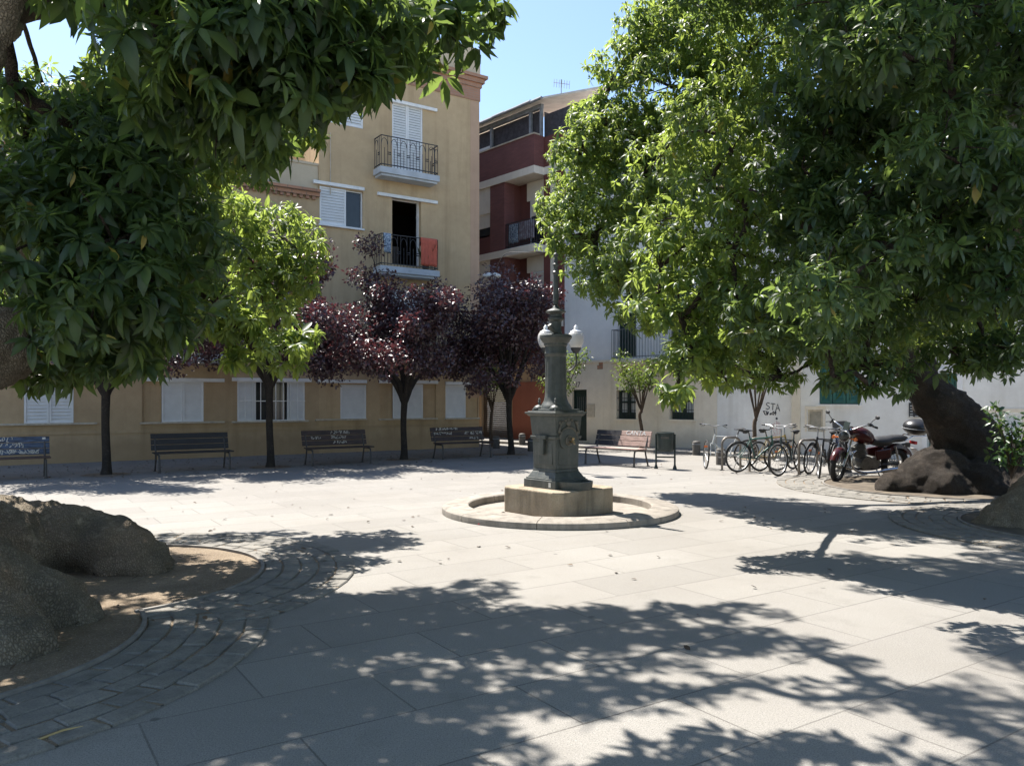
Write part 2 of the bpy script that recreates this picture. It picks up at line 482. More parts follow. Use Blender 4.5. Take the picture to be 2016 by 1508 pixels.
# ------------------------------------------------------------------ mesh builder
class MB:
    def __init__(self):
        self.v, self.f = [], []

    def add(self, vs, fs):
        k = len(self.v)
        self.v += [tuple(v) for v in vs]
        self.f += [tuple(i + k for i in f) for f in fs]
        return self

    def box(self, x0, x1, y0, y1, z0, z1):
        vs = [(x0, y0, z0), (x1, y0, z0), (x1, y1, z0), (x0, y1, z0), (x0, y0, z1), (x1, y0, z1), (x1, y1, z1), (x0, y1, z1)]
        return self.add(vs, [(0, 3, 2, 1), (4, 5, 6, 7), (0, 1, 5, 4), (1, 2, 6, 5), (2, 3, 7, 6), (3, 0, 4, 7)])

    def obox(self, mtx, sx, sy, sz):
        vs = [mtx @ Vector((x * sx / 2, y * sy / 2, z * sz / 2)) for z in (-1, 1) for x, y in ((-1, -1), (1, -1), (1, 1), (-1, 1))]
        return self.add(vs, [(0, 3, 2, 1), (4, 5, 6, 7), (0, 1, 5, 4), (1, 2, 6, 5), (2, 3, 7, 6), (3, 0, 4, 7)])

    def frust(self, cx, cy, z0, a0, b0, z1, a1, b1):
        """rectangular frustum, half sizes a (x), b (y)"""
        vs = [(cx - a0, cy - b0, z0), (cx + a0, cy - b0, z0), (cx + a0, cy + b0, z0), (cx - a0, cy + b0, z0),
              (cx - a1, cy - b1, z1), (cx + a1, cy - b1, z1), (cx + a1, cy + b1, z1), (cx - a1, cy + b1, z1)]
        return self.add(vs, [(0, 3, 2, 1), (4, 5, 6, 7), (0, 1, 5, 4), (1, 2, 6, 5), (2, 3, 7, 6), (3, 0, 4, 7)])

    def tube(self, pts, radii, seg=8, cap=True):
        pts = [Vector(p) for p in pts]
        n = len(pts)
        if isinstance(radii, (int, float)):
            radii = [radii] * n
        t0 = (pts[1] - pts[0]).normalized()
        ref = Vector((0, 0, 1)) if abs(t0.z) < .9 else Vector((1, 0, 0))
        a = t0.cross(ref).normalized()
        vs = []
        for i in range(n):
            t = (pts[min(i + 1, n - 1)] - pts[max(i - 1, 0)])
            if t.length < 1e-9:
                t = t0
            t.normalize()
            a = (a - t * a.dot(t)).normalized()
            b = t.cross(a)
            for k in range(seg):
                w = 2 * math.pi * k / seg
                vs.append(pts[i] + (a * math.cos(w) + b * math.sin(w)) * radii[i])
        fs = []
        for i in range(n - 1):
            for k in range(seg):
                k2 = (k + 1) % seg
                fs.append((i * seg + k, i * seg + k2, (i + 1) * seg + k2, (i + 1) * seg + k))
        if cap:
            fs.append(tuple(range(seg - 1, -1, -1)))
            fs.append(tuple((n - 1) * seg + k for k in range(seg)))
        return self.add(vs, fs)

    def lathe(self, prof, seg=24, c=(0, 0, 0), sq=0):
        """profile of (r, z) round the z axis"""
        vs, fs = [], []
        n = len(prof)
        for r, z in prof:
            for k in range(seg):
                w = 2 * math.pi * k / seg
                vs.append((c[0] + r * math.cos(w), c[1] + r * math.sin(w), c[2] + z))
        for i in range(n - 1):
            for k in range(seg):
                k2 = (k + 1) % seg
                fs.append((i * seg + k, i * seg + k2, (i + 1) * seg + k2, (i + 1) * seg + k))
        fs.append(tuple(range(seg - 1, -1, -1)))
        fs.append(tuple((n - 1) * seg + k for k in range(seg)))
        return self.add(vs, fs)

    def ball(self, c, r, seg=14, rings=8, sq=(1, 1, 1)):
        vs, fs = [], []
        for i in range(rings + 1):
            ph = math.pi * i / rings
            for k in range(seg):
                w = 2 * math.pi * k / seg
                vs.append((c[0] + r * sq[0] * math.sin(ph) * math.cos(w), c[1] + r * sq[1] * math.sin(ph) * math.sin(w), c[2] - r * sq[2] * math.cos(ph)))
        for i in range(rings):
            for k in range(seg):
                k2 = (k + 1) % seg
                fs.append((i * seg + k, i * seg + k2, (i + 1) * seg + k2, (i + 1) * seg + k))
        return self.add(vs, fs)

    def poly(self, outline, z0, z1):
        """prism from an outline of (x, y)"""
        n = len(outline)
        vs = [(x, y, z0) for x, y in outline] + [(x, y, z1) for x, y in outline]
        fs = [tuple(range(n - 1, -1, -1)), tuple(range(n, 2 * n))] + [(i, (i + 1) % n, n + (i + 1) % n, n + i) for i in range(n)]
        return self.add(vs, fs)

    def prism_y(self, outline, y0, y1):
        """prism from an outline of (x, z) between two y"""
        n = len(outline)
        vs = [(x, y0, z) for x, z in outline] + [(x, y1, z) for x, z in outline]
        fs = [tuple(range(n)), tuple(range(2 * n - 1, n - 1, -1))] + [((i + 1) % n, i, n + i, n + (i + 1) % n) for i in range(n)]
        return self.add(vs, fs)

    def torus(self, c, rad, r, seg=28, ms=8, axis='y', a0=0, a1=2 * math.pi):
        full = abs(a1 - a0 - 2 * math.pi) < 1e-6
        pts = []
        for k in range(seg + (0 if full else 1)):
            w = a0 + (a1 - a0) * k / seg
            if axis == 'y':
                pts.append(Vector((c[0] + rad * math.cos(w), c[1], c[2] + rad * math.sin(w))))
            elif axis == 'z':
                pts.append(Vector((c[0] + rad * math.cos(w), c[1] + rad * math.sin(w), c[2])))
            else:
                pts.append(Vector((c[0], c[1] + rad * math.cos(w), c[2] + rad * math.sin(w))))
        if not full:
            return self.tube(pts, r, ms)
        cc = Vector(c)
        ax = {'y': Vector((0, 1, 0)), 'z': Vector((0, 0, 1)), 'x': Vector((1, 0, 0))}[axis]
        vs, fs = [], []
        for p in pts:
            d = (p - cc).normalized()
            for k in range(ms):
                w = 2 * math.pi * k / ms
                vs.append(p + (d * math.cos(w) + ax * math.sin(w)) * r)
        for i in range(seg):
            for k in range(ms):
                i2, k2 = (i + 1) % seg, (k + 1) % ms
                fs.append((i * ms + k, i2 * ms + k, i2 * ms + k2, i * ms + k2))
        return self.add(vs, fs)

    def mesh(self, name):
        me = bpy.data.meshes.new(name)
        me.from_pydata(self.v, [], self.f)
        me.update()
        return me

    def build(self, name, m, parent=None, smooth=None, bevel=0, kind=None):
        me = self.mesh(name)
        bm = bmesh.new()
        bm.from_mesh(me)
        bmesh.ops.recalc_face_normals(bm, faces=bm.faces)
        bm.to_mesh(me)
        bm.free()
        if smooth is not None:
            me.polygons.foreach_set('use_smooth', [True] * len(me.polygons))
            me.set_sharp_from_angle(angle=R(smooth))
        me.materials.append(m)
        o = bpy.data.objects.new(name, me)
        COL.objects.link(o)
        if parent:
            o.parent = parent
        if bevel:
            b = o.modifiers.new('bevel', 'BEVEL')
            b.width = bevel
            b.segments = 2
            b.limit_method = 'ANGLE'
            b.angle_limit = R(35)
        if kind:
            o['kind'] = kind
        return o


def tag(o, label, cat, group=None):
    o['label'] = label
    o['category'] = cat
    if group:
        o['group'] = group
    return o


def thing(name, label, cat, loc=(0, 0, 0), rz=0, group=None):
    o = bpy.data.objects.new(name, None)
    COL.objects.link(o)
    o.location = loc
    o.rotation_euler = (0, 0, rz)
    o.empty_display_size = .2
    return tag(o, label, cat, group)


def tobj(name, me, m, parent=None):
    me.materials.clear()
    me.materials.append(m)
    o = bpy.data.objects.new(name, me)
    COL.objects.link(o)
    if parent:
        o.parent = parent
    return o


def copy_tree(o, parent=None):
    c = o.copy()
    COL.objects.link(c)
    if parent:
        c.parent = parent
    for ch in list(o.children):
        copy_tree(ch, c)
    return c


def text_mesh(body, size, depth=.002):
    cu = bpy.data.curves.new('lettering', 'FONT')
    cu.body = body
    cu.size = size
    cu.extrude = depth
    cu.align_x = 'CENTER'
    ob = bpy.data.objects.new('lettering', cu)
    COL.objects.link(ob)
    dg = bpy.context.evaluated_depsgraph_get()
    me = bpy.data.meshes.new_from_object(ob.evaluated_get(dg))
    bpy.data.objects.remove(ob)
    return me


def cr(pts, n=6):
    """Catmull-Rom through tuples of any length"""
    P = [np.array(p, float) for p in pts]
    P = [2 * P[0] - P[1]] + P + [2 * P[-1] - P[-2]]
    out = []
    for i in range(1, len(P) - 2):
        for k in range(n):
            t = k / n
            a, b, c, d = P[i - 1], P[i], P[i + 1], P[i + 2]
            out.append(.5 * ((2 * b) + (c - a) * t + (2 * a - 5 * b + 4 * c - d) * t * t + (3 * b - a - 3 * c + d) * t ** 3))
    out.append(P[-2])
    return out


def limb(mb, pts, n=6, seg=9, wob=0.0):
    q = cr(pts, n)
    ps = [Vector(x[:3]) + Vector((random.uniform(-wob, wob), random.uniform(-wob, wob), random.uniform(-wob, wob)) if wob else (0, 0, 0)) for x in q]
    mb.tube(ps, [max(.003, x[3]) for x in q], seg)


# ------------------------------------------------------------------ foliage
PAT_TOT = np.array([3, 3, 4, 4, 3, 3])
PAT_IDX = np.array([0, 2, 1, 0, 3, 2, 1, 2, 5, 4, 2, 3, 6, 5, 4, 5, 7, 5, 6, 7])


def norm(a):
    return a / np.maximum(np.linalg.norm(a, axis=-1, keepdims=True), 1e-9)


def leaf_object(name, base, d, nrm, L, Wd, tint, curl, m, parent):
    N = len(base)
    d = norm(d)
    nrm = norm(nrm - d * np.sum(d * nrm, 1, keepdims=True))
    side = np.cross(d, nrm)
    L1, W1, C1 = L[:, None], Wd[:, None], curl[:, None]

    def pt(t, s, up):
        return base + d * L1 * t + side * W1 * s + nrm * (up * W1 - C1 * L1 * t * t)
    V = np.stack([pt(0, 0, 0), pt(.33, -.46, .16), pt(.33, 0, 0), pt(.33, .46, .16),
                  pt(.68, -.40, .14), pt(.68, 0, 0), pt(.68, .40, .14), pt(1, 0, 0)], 1).reshape(-1, 3)
    idx = (PAT_IDX[None, :] + (np.arange(N) * 8)[:, None]).reshape(-1)
    tot = np.tile(PAT_TOT, N)
    start = np.concatenate([[0], np.cumsum(tot)[:-1]])
    me = bpy.data.meshes.new(name)
    me.vertices.add(len(V))
    me.vertices.foreach_set('co', V.astype(np.float32).reshape(-1))
    me.loops.add(len(idx))
    me.loops.foreach_set('vertex_index', idx.astype(np.int32))
    me.polygons.add(len(tot))
    me.polygons.foreach_set('loop_start', start.astype(np.int32))
    me.polygons.foreach_set('loop_total', tot.astype(np.int32))
    me.polygons.foreach_set('use_smooth', np.ones(len(tot), bool))
    at = me.attributes.new('tint', 'FLOAT', 'POINT')
    at.data.foreach_set('value', (tint[:, None] + np.array([.35, -.08, .38, -.08, -.08, .3, -.08, 0.])[None, :]).reshape(-1).astype(np.float32))
    me.update(calc_edges=True)
    me.materials.append(m)
    o = bpy.data.objects.new(name, me)
    COL.objects.link(o)
    if parent:
        o.parent = parent
        o.matrix_parent_inverse = Matrix.Translation(-parent.location) if False else Matrix.Identity(4)
    return o


def rosettes(boughs, leaf=.17, per=13, dens=46):
    """boughs: (centre, radius, density) -> leaf arrays: whorls of long drooping leaves"""
    B, D, NN, LL, WW, TT, CC = [], [], [], [], [], [], []
    for c, r, dn in boughs:
        n = max(4, int(dens * dn * (r / .5) ** 2))
        o = norm(rng.normal(size=(n, 3)))
        rad = r * (.45 + .55 * rng.random((n, 1)) ** .5) * (1 + .35 * (rng.random((n, 1)) - .35))
        ctr = np.array(c) + o * rad * np.array([1, 1, .62])
        ax = norm(o * .75 + np.array([0, 0, .55]) + rng.normal(size=(n, 3)) * .28)
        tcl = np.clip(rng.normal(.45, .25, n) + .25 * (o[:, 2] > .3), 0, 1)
        rl = leaf * rng.uniform(.6, 1.3, n)
        ref = np.where(np.abs(ax[:, 2:3]) < .9, np.array([[0, 0, 1.]]), np.array([[1., 0, 0]]))
        e1 = norm(np.cross(ax, ref))
        e2 = np.cross(ax, e1)
        for k in range(per):
            w = k * 2.39996 + rng.random(n) * .6
            q = k / per
            th = R(28) + q * R(82) + rng.normal(size=n) * .16
            rd = e1 * np.cos(w)[:, None] + e2 * np.sin(w)[:, None]
            d = ax * np.cos(th)[:, None] + rd * np.sin(th)[:, None]
            d = norm(d + np.array([0, 0, -1.]) * (.15 + .55 * q + rng.random((n, 1)) * .25))
            l = rl * (.65 + .5 * q) * rng.uniform(.7, 1.2, n)
            B.append(ctr - ax * (.02 + .16 * q) * rl[:, None] + rd * .02)
            D.append(d)
            NN.append(ax * .8 + np.array([0, 0, .5]) + rng.normal(size=(n, 3)) * .25)
            LL.append(l)
            WW.append(l * rng.uniform(.28, .46, n))
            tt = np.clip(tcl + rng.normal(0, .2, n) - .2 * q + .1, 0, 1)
            TT.append(np.where(rng.random(n) < .005, 2.3, tt))
            CC.append(rng.uniform(.02, .55, n))
    return [np.concatenate(x) for x in (B, D, NN, LL, WW, TT, CC)]


def clump_leaves(clumps, n_per, leaf, ratio=.5, droop=.3):
    """small leaves strewn through clumps (centre, radius)"""
    B, D, NN, LL, WW, TT, CC = [], [], [], [], [], [], []
    for c, r, w in clumps:
        n = int(n_per * w)
        o = norm(rng.normal(size=(n, 3)))
        B.append(np.array(c) + o * r * (.2 + .8 * rng.random((n, 1)) ** .6) * np.array([1, 1, .8]))
        D.append(norm(o * .6 + rng.normal(size=(n, 3)) * .7 + np.array([0, 0, -droop])))
        NN.append(norm(o * .5 + np.array([0, 0, .7]) + rng.normal(size=(n, 3)) * .6))
        l = leaf * rng.uniform(.6, 1.3, n)
        LL.append(l)
        WW.append(l * ratio * rng.uniform(.8, 1.2, n))
        TT.append(np.clip(rng.normal(.4, .3, n), 0, 1))
        CC.append(rng.uniform(-.1, .35, n))
    return [np.concatenate(x) for x in (B, D, NN, LL, WW, TT, CC)]


def sculpt(name, mb, m, parent, voxel=.05, disp=.10, dscale=.42, smooth_it=8):
    """melts overlapping shapes into one continuous lumpy skin"""
    me = mb.mesh(name)
    o = bpy.data.objects.new(name, me)
    COL.objects.link(o)
    rm = o.modifiers.new('r', 'REMESH')
    rm.mode = 'VOXEL'
    rm.voxel_size = voxel
    s = o.modifiers.new('s', 'SMOOTH')
    s.iterations = smooth_it
    s.factor = .5
    tx = bpy.data.textures.new(name + '_lumps', 'CLOUDS')
    tx.noise_scale = dscale
    tx.noise_depth = 3
    dp = o.modifiers.new('d', 'DISPLACE')
    dp.texture = tx
    dp.texture_coords = 'LOCAL'
    dp.strength = disp
    tx2 = bpy.data.textures.new(name + '_warts', 'CLOUDS')
    tx2.noise_scale = dscale * .3
    dp2 = o.modifiers.new('d2', 'DISPLACE')
    dp2.texture = tx2
    dp2.texture_coords = 'LOCAL'
    dp2.strength = disp * .55
    tx3 = bpy.data.textures.new(name + '_grain', 'CLOUDS')
    tx3.noise_scale = dscale * .12
    dp3 = o.modifiers.new('d3', 'DISPLACE')
    dp3.texture = tx3
    dp3.texture_coords = 'LOCAL'
    dp3.strength = disp * .28
    tx4 = bpy.data.textures.new(name + '_folds', 'MUSGRAVE')
    tx4.musgrave_type = 'RIDGED_MULTIFRACTAL'
    tx4.noise_scale = dscale * .8
    dp4 = o.modifiers.new('d4', 'DISPLACE')
    dp4.texture = tx4
    dp4.texture_coords = 'LOCAL'
    dp4.strength = disp * .42
    dp4.mid_level = .6
    dg = bpy.context.evaluated_depsgraph_get()
    me2 = bpy.data.meshes.new_from_object(o.evaluated_get(dg))
    bpy.data.objects.remove(o)
    me2.name = name
    me2.polygons.foreach_set('use_smooth', [True] * len(me2.polygons))
    return tobj(name, me2, m, parent)


# ================================================================== THE GROUND
def sheet(name, outline, z, m, loc=(0, 0, 0), sub=False):
    me = bpy.data.meshes.new(name)
    me.from_pydata([(x, y, 0) for x, y in outline], [], [tuple(range(len(outline)))])
    me.materials.append(m)
    o = bpy.data.objects.new(name, me)
    o.location = (loc[0], loc[1], z)
    COL.objects.link(o)
    o['kind'] = 'structure'
    return o


def circle(r, n=96, wob=0.0):
    return [(r * (1 + wob * math.sin(5 * a + 1) + wob * .6 * math.sin(11 * a)) * math.cos(a),
             r * (1 + wob * math.sin(5 * a + 1) + wob * .6 * math.sin(11 * a)) * math.sin(a)) for a in (2 * math.pi * k / n for k in range(n))]


def ringsheet(name, r0, r1, z, m, loc, n=96):
    vs = [(r * math.cos(2 * math.pi * k / n), r * math.sin(2 * math.pi * k / n), 0) for r in (r0, r1) for k in range(n)]
    fs = [(k, (k + 1) % n, n + (k + 1) % n, n + k) for k in range(n)]
    fs = [(a, d, c, b) for a, b, c, d in fs]
    me = bpy.data.meshes.new(name)
    me.from_pydata(vs, [], fs)
    me.materials.append(m)
    o = bpy.data.objects.new(name, me)
    o.location = (loc[0], loc[1], z)
    COL.objects.link(o)
    o['kind'] = 'structure'
    return o


sheet('ground', [(-400, -400), (400, -400), (400, 400), (-400, 400)], -.004, mat('distant_paving', (.38, .36, .33), .9))
M['granite'] = granite()
sheet('plaza', [(-34, -22), (34, -22), (34, 46), (-34, 46)], 0, M['granite'])
M['cobble'] = cobble()
M['soil'] = soilmat()
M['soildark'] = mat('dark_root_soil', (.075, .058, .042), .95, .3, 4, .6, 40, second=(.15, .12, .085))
M['steel'] = mat('pit_edging_stone', (.20, .185, .165), .85, .25, 9, .3)
C1, C2 = Vector((-3.8, 7.0, 0)), Vector((-4.0, 5.0, 0))
C3, C4 = Vector((7.7, 14.3, 0)), Vector((7.3, 9.7, 0))
M['sett'] = stonemat('granite_sett', (.165, .155, .138), (.27, .25, .215), 1, False)
for i, (c, r_out, r_in, oth) in enumerate(((C1, 2.35, 1.5, (C2, 1.5)), (C2, 2.35, 1.5, (C1, 1.5)), (C3, 2.75, 1.9, None), (C4, 2.4, 1.55, None))):
    sheet('cobble_bed', circle(r_out), .008 + .001 * i, M['soil'], c)
    mb = MB()
    rr = random.Random(300 + i)
    nrow = int((r_out - r_in) / .165)
    for k in range(nrow):
        ra = r_in + .04 + k * .165
        rb = ra + .154 + rr.uniform(-.006, .004)
        n = int(2 * math.pi * ra / .255)
        a = rr.random()
        for q in range(n):
            a0 = a + 2 * math.pi * q / n + rr.uniform(-.004, .004)
            a1 = a + 2 * math.pi * (q + 1) / n - .016 / ra + rr.uniform(-.006, .004)
            am, rm = (a0 + a1) / 2, (ra + rb) / 2
            pm = Vector((c.x + rm * math.cos(am), c.y + rm * math.sin(am), 0))
            if oth and ((pm - oth[0]).length < oth[1] + .1 or (pm - oth[0]).length < rm - .001):
                continue
            if pm.y < 2.2 or abs(pm.x) / pm.y > .78:
                continue
            z = .015 + rr.uniform(-.005, .006)
            cor = [(ra + rr.uniform(-.008, .008), a0), (rb + rr.uniform(-.008, .008), a0 + rr.uniform(-.01, .01)), (rb + rr.uniform(-.008, .008), a1), (ra + rr.uniform(-.008, .008), a1 + rr.uniform(-.01, .01))]
            vs = []
            for sh_, zz in ((0, -.01), (0, z - .005), (.012, z + .004)):
                for r_, w_ in cor:
                    r2 = r_ + (rm - r_) * sh_ * 9
                    w2 = w_ + (am - w_) * sh_ * 6
                    vs.append((r2 * math.cos(w2), r2 * math.sin(w2), zz + rr.uniform(-.0015, .0015)))
            mb.add(vs, [(0, 1, 5, 4), (1, 2, 6, 5), (2, 3, 7, 6), (3, 0, 4, 7), (4, 5, 9, 8), (5, 6, 10, 9), (6, 7, 11, 10), (7, 4, 8, 11), (8, 9, 10, 11)])
    o = mb.build('cobble_paving', M['sett'], None, kind='structure')
    o.location = c
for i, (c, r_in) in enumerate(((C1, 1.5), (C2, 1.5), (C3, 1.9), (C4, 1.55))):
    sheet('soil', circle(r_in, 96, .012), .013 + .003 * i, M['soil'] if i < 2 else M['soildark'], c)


def edging(c, r, others, h=.035, w=.03):
    mb = MB()
    n = 140
    for k in range(n):
        a0, a1 = 2 * math.pi * k / n, 2 * math.pi * (k + 1) / n
        mid = c + Vector((math.cos((a0 + a1) / 2), math.sin((a0 + a1) / 2), 0)) * r
        if any((mid - o).length < ro for o, ro in others):
            continue
        vs = []
        for a in (a0, a1):
            for rr in (r, r + w):
                for z in (0.0, h):
                    vs.append((rr * math.cos(a), rr * math.sin(a), z))
        mb.add(vs, [(0, 1, 3, 2), (4, 6, 7, 5), (0, 4, 5, 1), (2, 3, 7, 6), (1, 5, 7, 3)])
    o = mb.build('kerb', M['steel'], None, kind='structure')
    o.location = c
    return o


edging(C1, 1.5, [(C2, 1.5)])
edging(C2, 1.5, [(C1, 1.5)])
edging(C3, 1.9, [])
edging(C4, 1.55, [])

# raised footway in front of the white houses, with a kerb
mb = MB()
mb.box(-9, 24, -1.35, .3, 0, .09)
pv = mb.build('pavement', M['granite'], None, kind='structure', bevel=.012)
pv.location, pv.rotation_euler = FB[0], (0, 0, FB[1])

# ================================================================== BUILDINGS
def wall_sheet(mb, s0, s1, z0, z1, holes, y=0.0):
    """front face with rectangular openings; holes: (a, b, z0, z1, depth, closed)"""
    xs = sorted({s0, s1, *[h[0] for h in holes], *[h[1] for h in holes]})
    zs = sorted({z0, z1, *[h[2] for h in holes], *[h[3] for h in holes]})
    xs = [x for x in xs if s0 <= x <= s1]
    zs = [z for z in zs if z0 <= z <= z1]
    for i in range(len(xs) - 1):
        for j in range(len(zs) - 1):
            cx, cz = (xs[i] + xs[i + 1]) / 2, (zs[j] + zs[j + 1]) / 2
            if any(h[0] < cx < h[1] and h[2] < cz < h[3] for h in holes):
                continue
            mb.add([(xs[i], y, zs[j]), (xs[i + 1], y, zs[j]), (xs[i + 1], y, zs[j + 1]), (xs[i], y, zs[j + 1])], [(0, 1, 2, 3)])
    for a, b, c, d, dep, closed in holes:
        y1 = y + dep
        mb.add([(a, y, c), (b, y, c), (b, y, d), (a, y, d), (a, y1, c), (b, y1, c), (b, y1, d), (a, y1, d)],
               [(0, 4, 5, 1), (1, 5, 6, 2), (2, 6, 7, 3), (3, 7, 4, 0)] + ([(4, 7, 6, 5)] if closed else []))
    return mb


def box_back(mb, s0, s1, z0, z1, y0, y1, top=True):
    mb.add([(s0, y0, z0), (s1, y0, z0), (s1, y1, z0), (s0, y1, z0), (s0, y0, z1), (s1, y0, z1), (s1, y1, z1), (s0, y1, z1)],
           [(1, 2, 6, 5), (2, 3, 7, 6), (3, 0, 4, 7)] + ([(4, 5, 6, 7)] if top else []))


def louvre(mb, a, b, c, d, y, pitch=.05, frame=.045, th=.04):
    """a louvred leaf: frame with tilted blades; front face at y"""
    mb.box(a, a + frame, y, y + th, c, d)
    mb.box(b - frame, b, y, y + th, c, d)
    mb.box(a + frame, b - frame, y, y + th, c, c + frame)
    mb.box(a + frame, b - frame, y, y + th, d - frame, d)
    n = max(3, int((d - c - 2 * frame) / pitch))
    p = (d - c - 2 * frame) / n
    for k in range(n):
        z = c + frame + k * p
        vs = [(a + frame, y + .006, z), (b - frame, y + .006, z), (b - frame, y + th * .95, z + p * 1.02), (a + frame, y + th * .95, z + p * 1.02)]
        mb.add(vs, [(0, 1, 2, 3)])
    return mb


# ---------------- ochre apartment building
bA = thing('apartment_building', 'ochre apartment house with white shutters and brick cornice behind the benches', 'building', FA[0], FA[1])
XL = -24.0
s_mid = on(FA, 628, 500)[0]
z_low = on(FA, 556, 372)[1]
z_par = on(FA, 600, 322)[1]
z_cor = on(FA, 945, 200)[1]
z_top = on(FA, 945, 106)[1]
gw = []   # ground floor openings: pixel boxes, kind
ground = [(47, 145, 752, 835), (318, 401, 750, 832), (467, 600, 750, 829), (670, 721, 757, 826), (773, 833, 756, 825), (877, 917, 758, 824)]
recess = [(622, 670, 757, 826), (748, 773, 756, 825), (834, 858, 756, 825), (917, 941, 758, 824), (280, 318, 750, 832)]
first = [(536, 600, 575, 640), (415, 470, 565, 640), (100, 170, 545, 650), (240, 300, 555, 648)]
firstd = [(770, 835, 572, 700)]
holesA, rects = [], {}
for i, b in enumerate(ground):
    r = onr(FA, *b)
    rects['g', i] = r
    holesA.append((*r, .16, False))
for b in recess:
    holesA.append((*onr(FA, *b), .045, True))
for i, b in enumerate(first):
    r = onr(FA, *b)
    rects['f', i] = r
    holesA.append((*r, .16, False))
r2w = onr(FA, 628, 715, 372, 446)
r2w = (r2w[0] + .02, r2w[1], r2w[2], r2w[3])
r2d = onr(FA, 772, 829, 392, 522)
r3w = onr(FA, 640, 715, 190, 247)
r3d = onr(FA, 772, 832, 205, 338)
r1d = onr(FA, 770, 835, 572, 700)
holesA += [(*r2w, .16, False), (*r2d, .25, False), (*r3w, .10, False), (*r3d, .10, False), (*r1d, .16, False)]
low_h = [h for h in holesA if h[1] <= s_mid + .01]
hi_h = [h for h in holesA if h[0] >= s_mid - .01]
mid_h = [h for h in holesA if h not in low_h and h not in hi_h]
mb = MB()
wall_sheet(mb, s_mid, 0, 0, z_cor, [h for h in hi_h + mid_h if h[0] >= s_mid])
box_back(mb, s_mid, 0, 0, z_cor, 0, 10)
wA = mb.build('wall', M['ochre'], bA)
mb = MB()
wall_sheet(mb, XL, s_mid, 0, z_low, low_h)
mb.add([(XL, 0, 0), (XL, 10, 0), (XL, 10, z_low), (XL, 0, z_low)], [(0, 1, 2, 3)])
mb.add([(XL, 0, z_low), (s_mid, 0, z_low), (s_mid, 10, z_low), (XL, 10, z_low)], [(0, 1, 2, 3)])
mb.build('low_wing_wall', M['ochre_low'], bA)
mb = MB()
mb.box(XL, s_mid - .002, .05, .25, z_low + .002, z_par)
mb.box(XL, s_mid - .002, .02, .28, z_par, z_par + .07)
mb.build('terrace_parapet', M['cream_par'], bA)
# stepped brick cornice of the low wing with little dentils
mb = MB()
mb.box(XL, s_mid - .004, -.10, .02, z_low - .10, z_low + .02)
mb.box(XL, s_mid - .004, -.17, .02, z_low + .02, z_low + .10)
k = XL
while k < s_mid - .1:
    mb.box(k, k + .10, -.075, -.003, z_low - .19, z_low - .102)
    k += .19
mb.build('low_cornice', M['tile'], bA)
# main cornice: broad pink band and three courses
mb = MB()
mb.box(s_mid - .03, .03, -.03, 10.03, z_cor - .02, z_cor + .42)
mb.box(s_mid - .07, .07, -.07, 10.07, z_cor + .42, z_cor + .56)
mb.box(s_mid - .14, .14, -.14, 10.14, z_cor + .56, z_cor + .70)
mb.box(s_mid - .22, .22, -.22, 10.22, z_cor + .70, z_cor + .80)
mb.build('cornice', M['cornice'], bA)
mb = MB()
mb.box(s_mid, -.02, .02, .22, z_cor + .80, z_top)
mb.box(-.9, .03, -.03, .30, z_cor + .802, z_top + .12)
mb.box(-.22, -.02, .22, 10, z_cor + .80, z_top)
mb.box(s_mid, s_mid + .2, .22, 10, z_cor + .80, z_top)
mb.box(s_mid, -.92, 0, .24, z_top, z_top + .06)
mb.build('roof_parapet', M['cream_par'], bA)
mb = MB()
mb.box(-.34, .004, -.004, .35, 1.65, z_cor - .02)
mb.build('pink_corner_strip', M['quoin'], bA)
mb = MB()
zc_ = on(FA, 700, 727)[1]
pts = [(s_mid - 9 + k * 1.5, -.02, zc_ + .03 * math.sin(k * 1.9)) for k in range(11)]
mb.tube([Vector(v) for v in cr(pts, 3)], .011, 5)
mb.build('facade_cable', M['metalgrey'], bA)
a_, z_ = on(FA, 458, 728)
MB().box(a_ - .09, a_ + .09, -.09, -.001, z_ - .06, z_ + .08).build('junction_box', M['metalgrey'], bA, bevel=.01)
a_, z_ = on(FA, 650, 360)
MB().tube([(a_, -.02, z_ - .35), (a_, -.02, on(FA, 650, 262)[1])], .014, 6).build('conduit', M['sill'], bA)
# thin dado line round the foot of the ground floor
zs_ = on(FA, 500, 838)[1]
mb = MB()
mb.box(XL, -.002, -.022, -.001, zs_ - .13, zs_ - .05)
mb.build('dado_band', M['ochre_low'], bA)


def strips(p, px0, px1, py, h=.075, out=.06, name='track', m='strip'):
    s0, s1 = on(FA, px0, py)[0], on(FA, px1, py)[0]
    z = on(FA, (px0 + px1) / 2, py)[1]
    return MB().box(s0, s1, -out, -.001, z - h / 2, z + h / 2).build(name, M[m], p, bevel=.008)


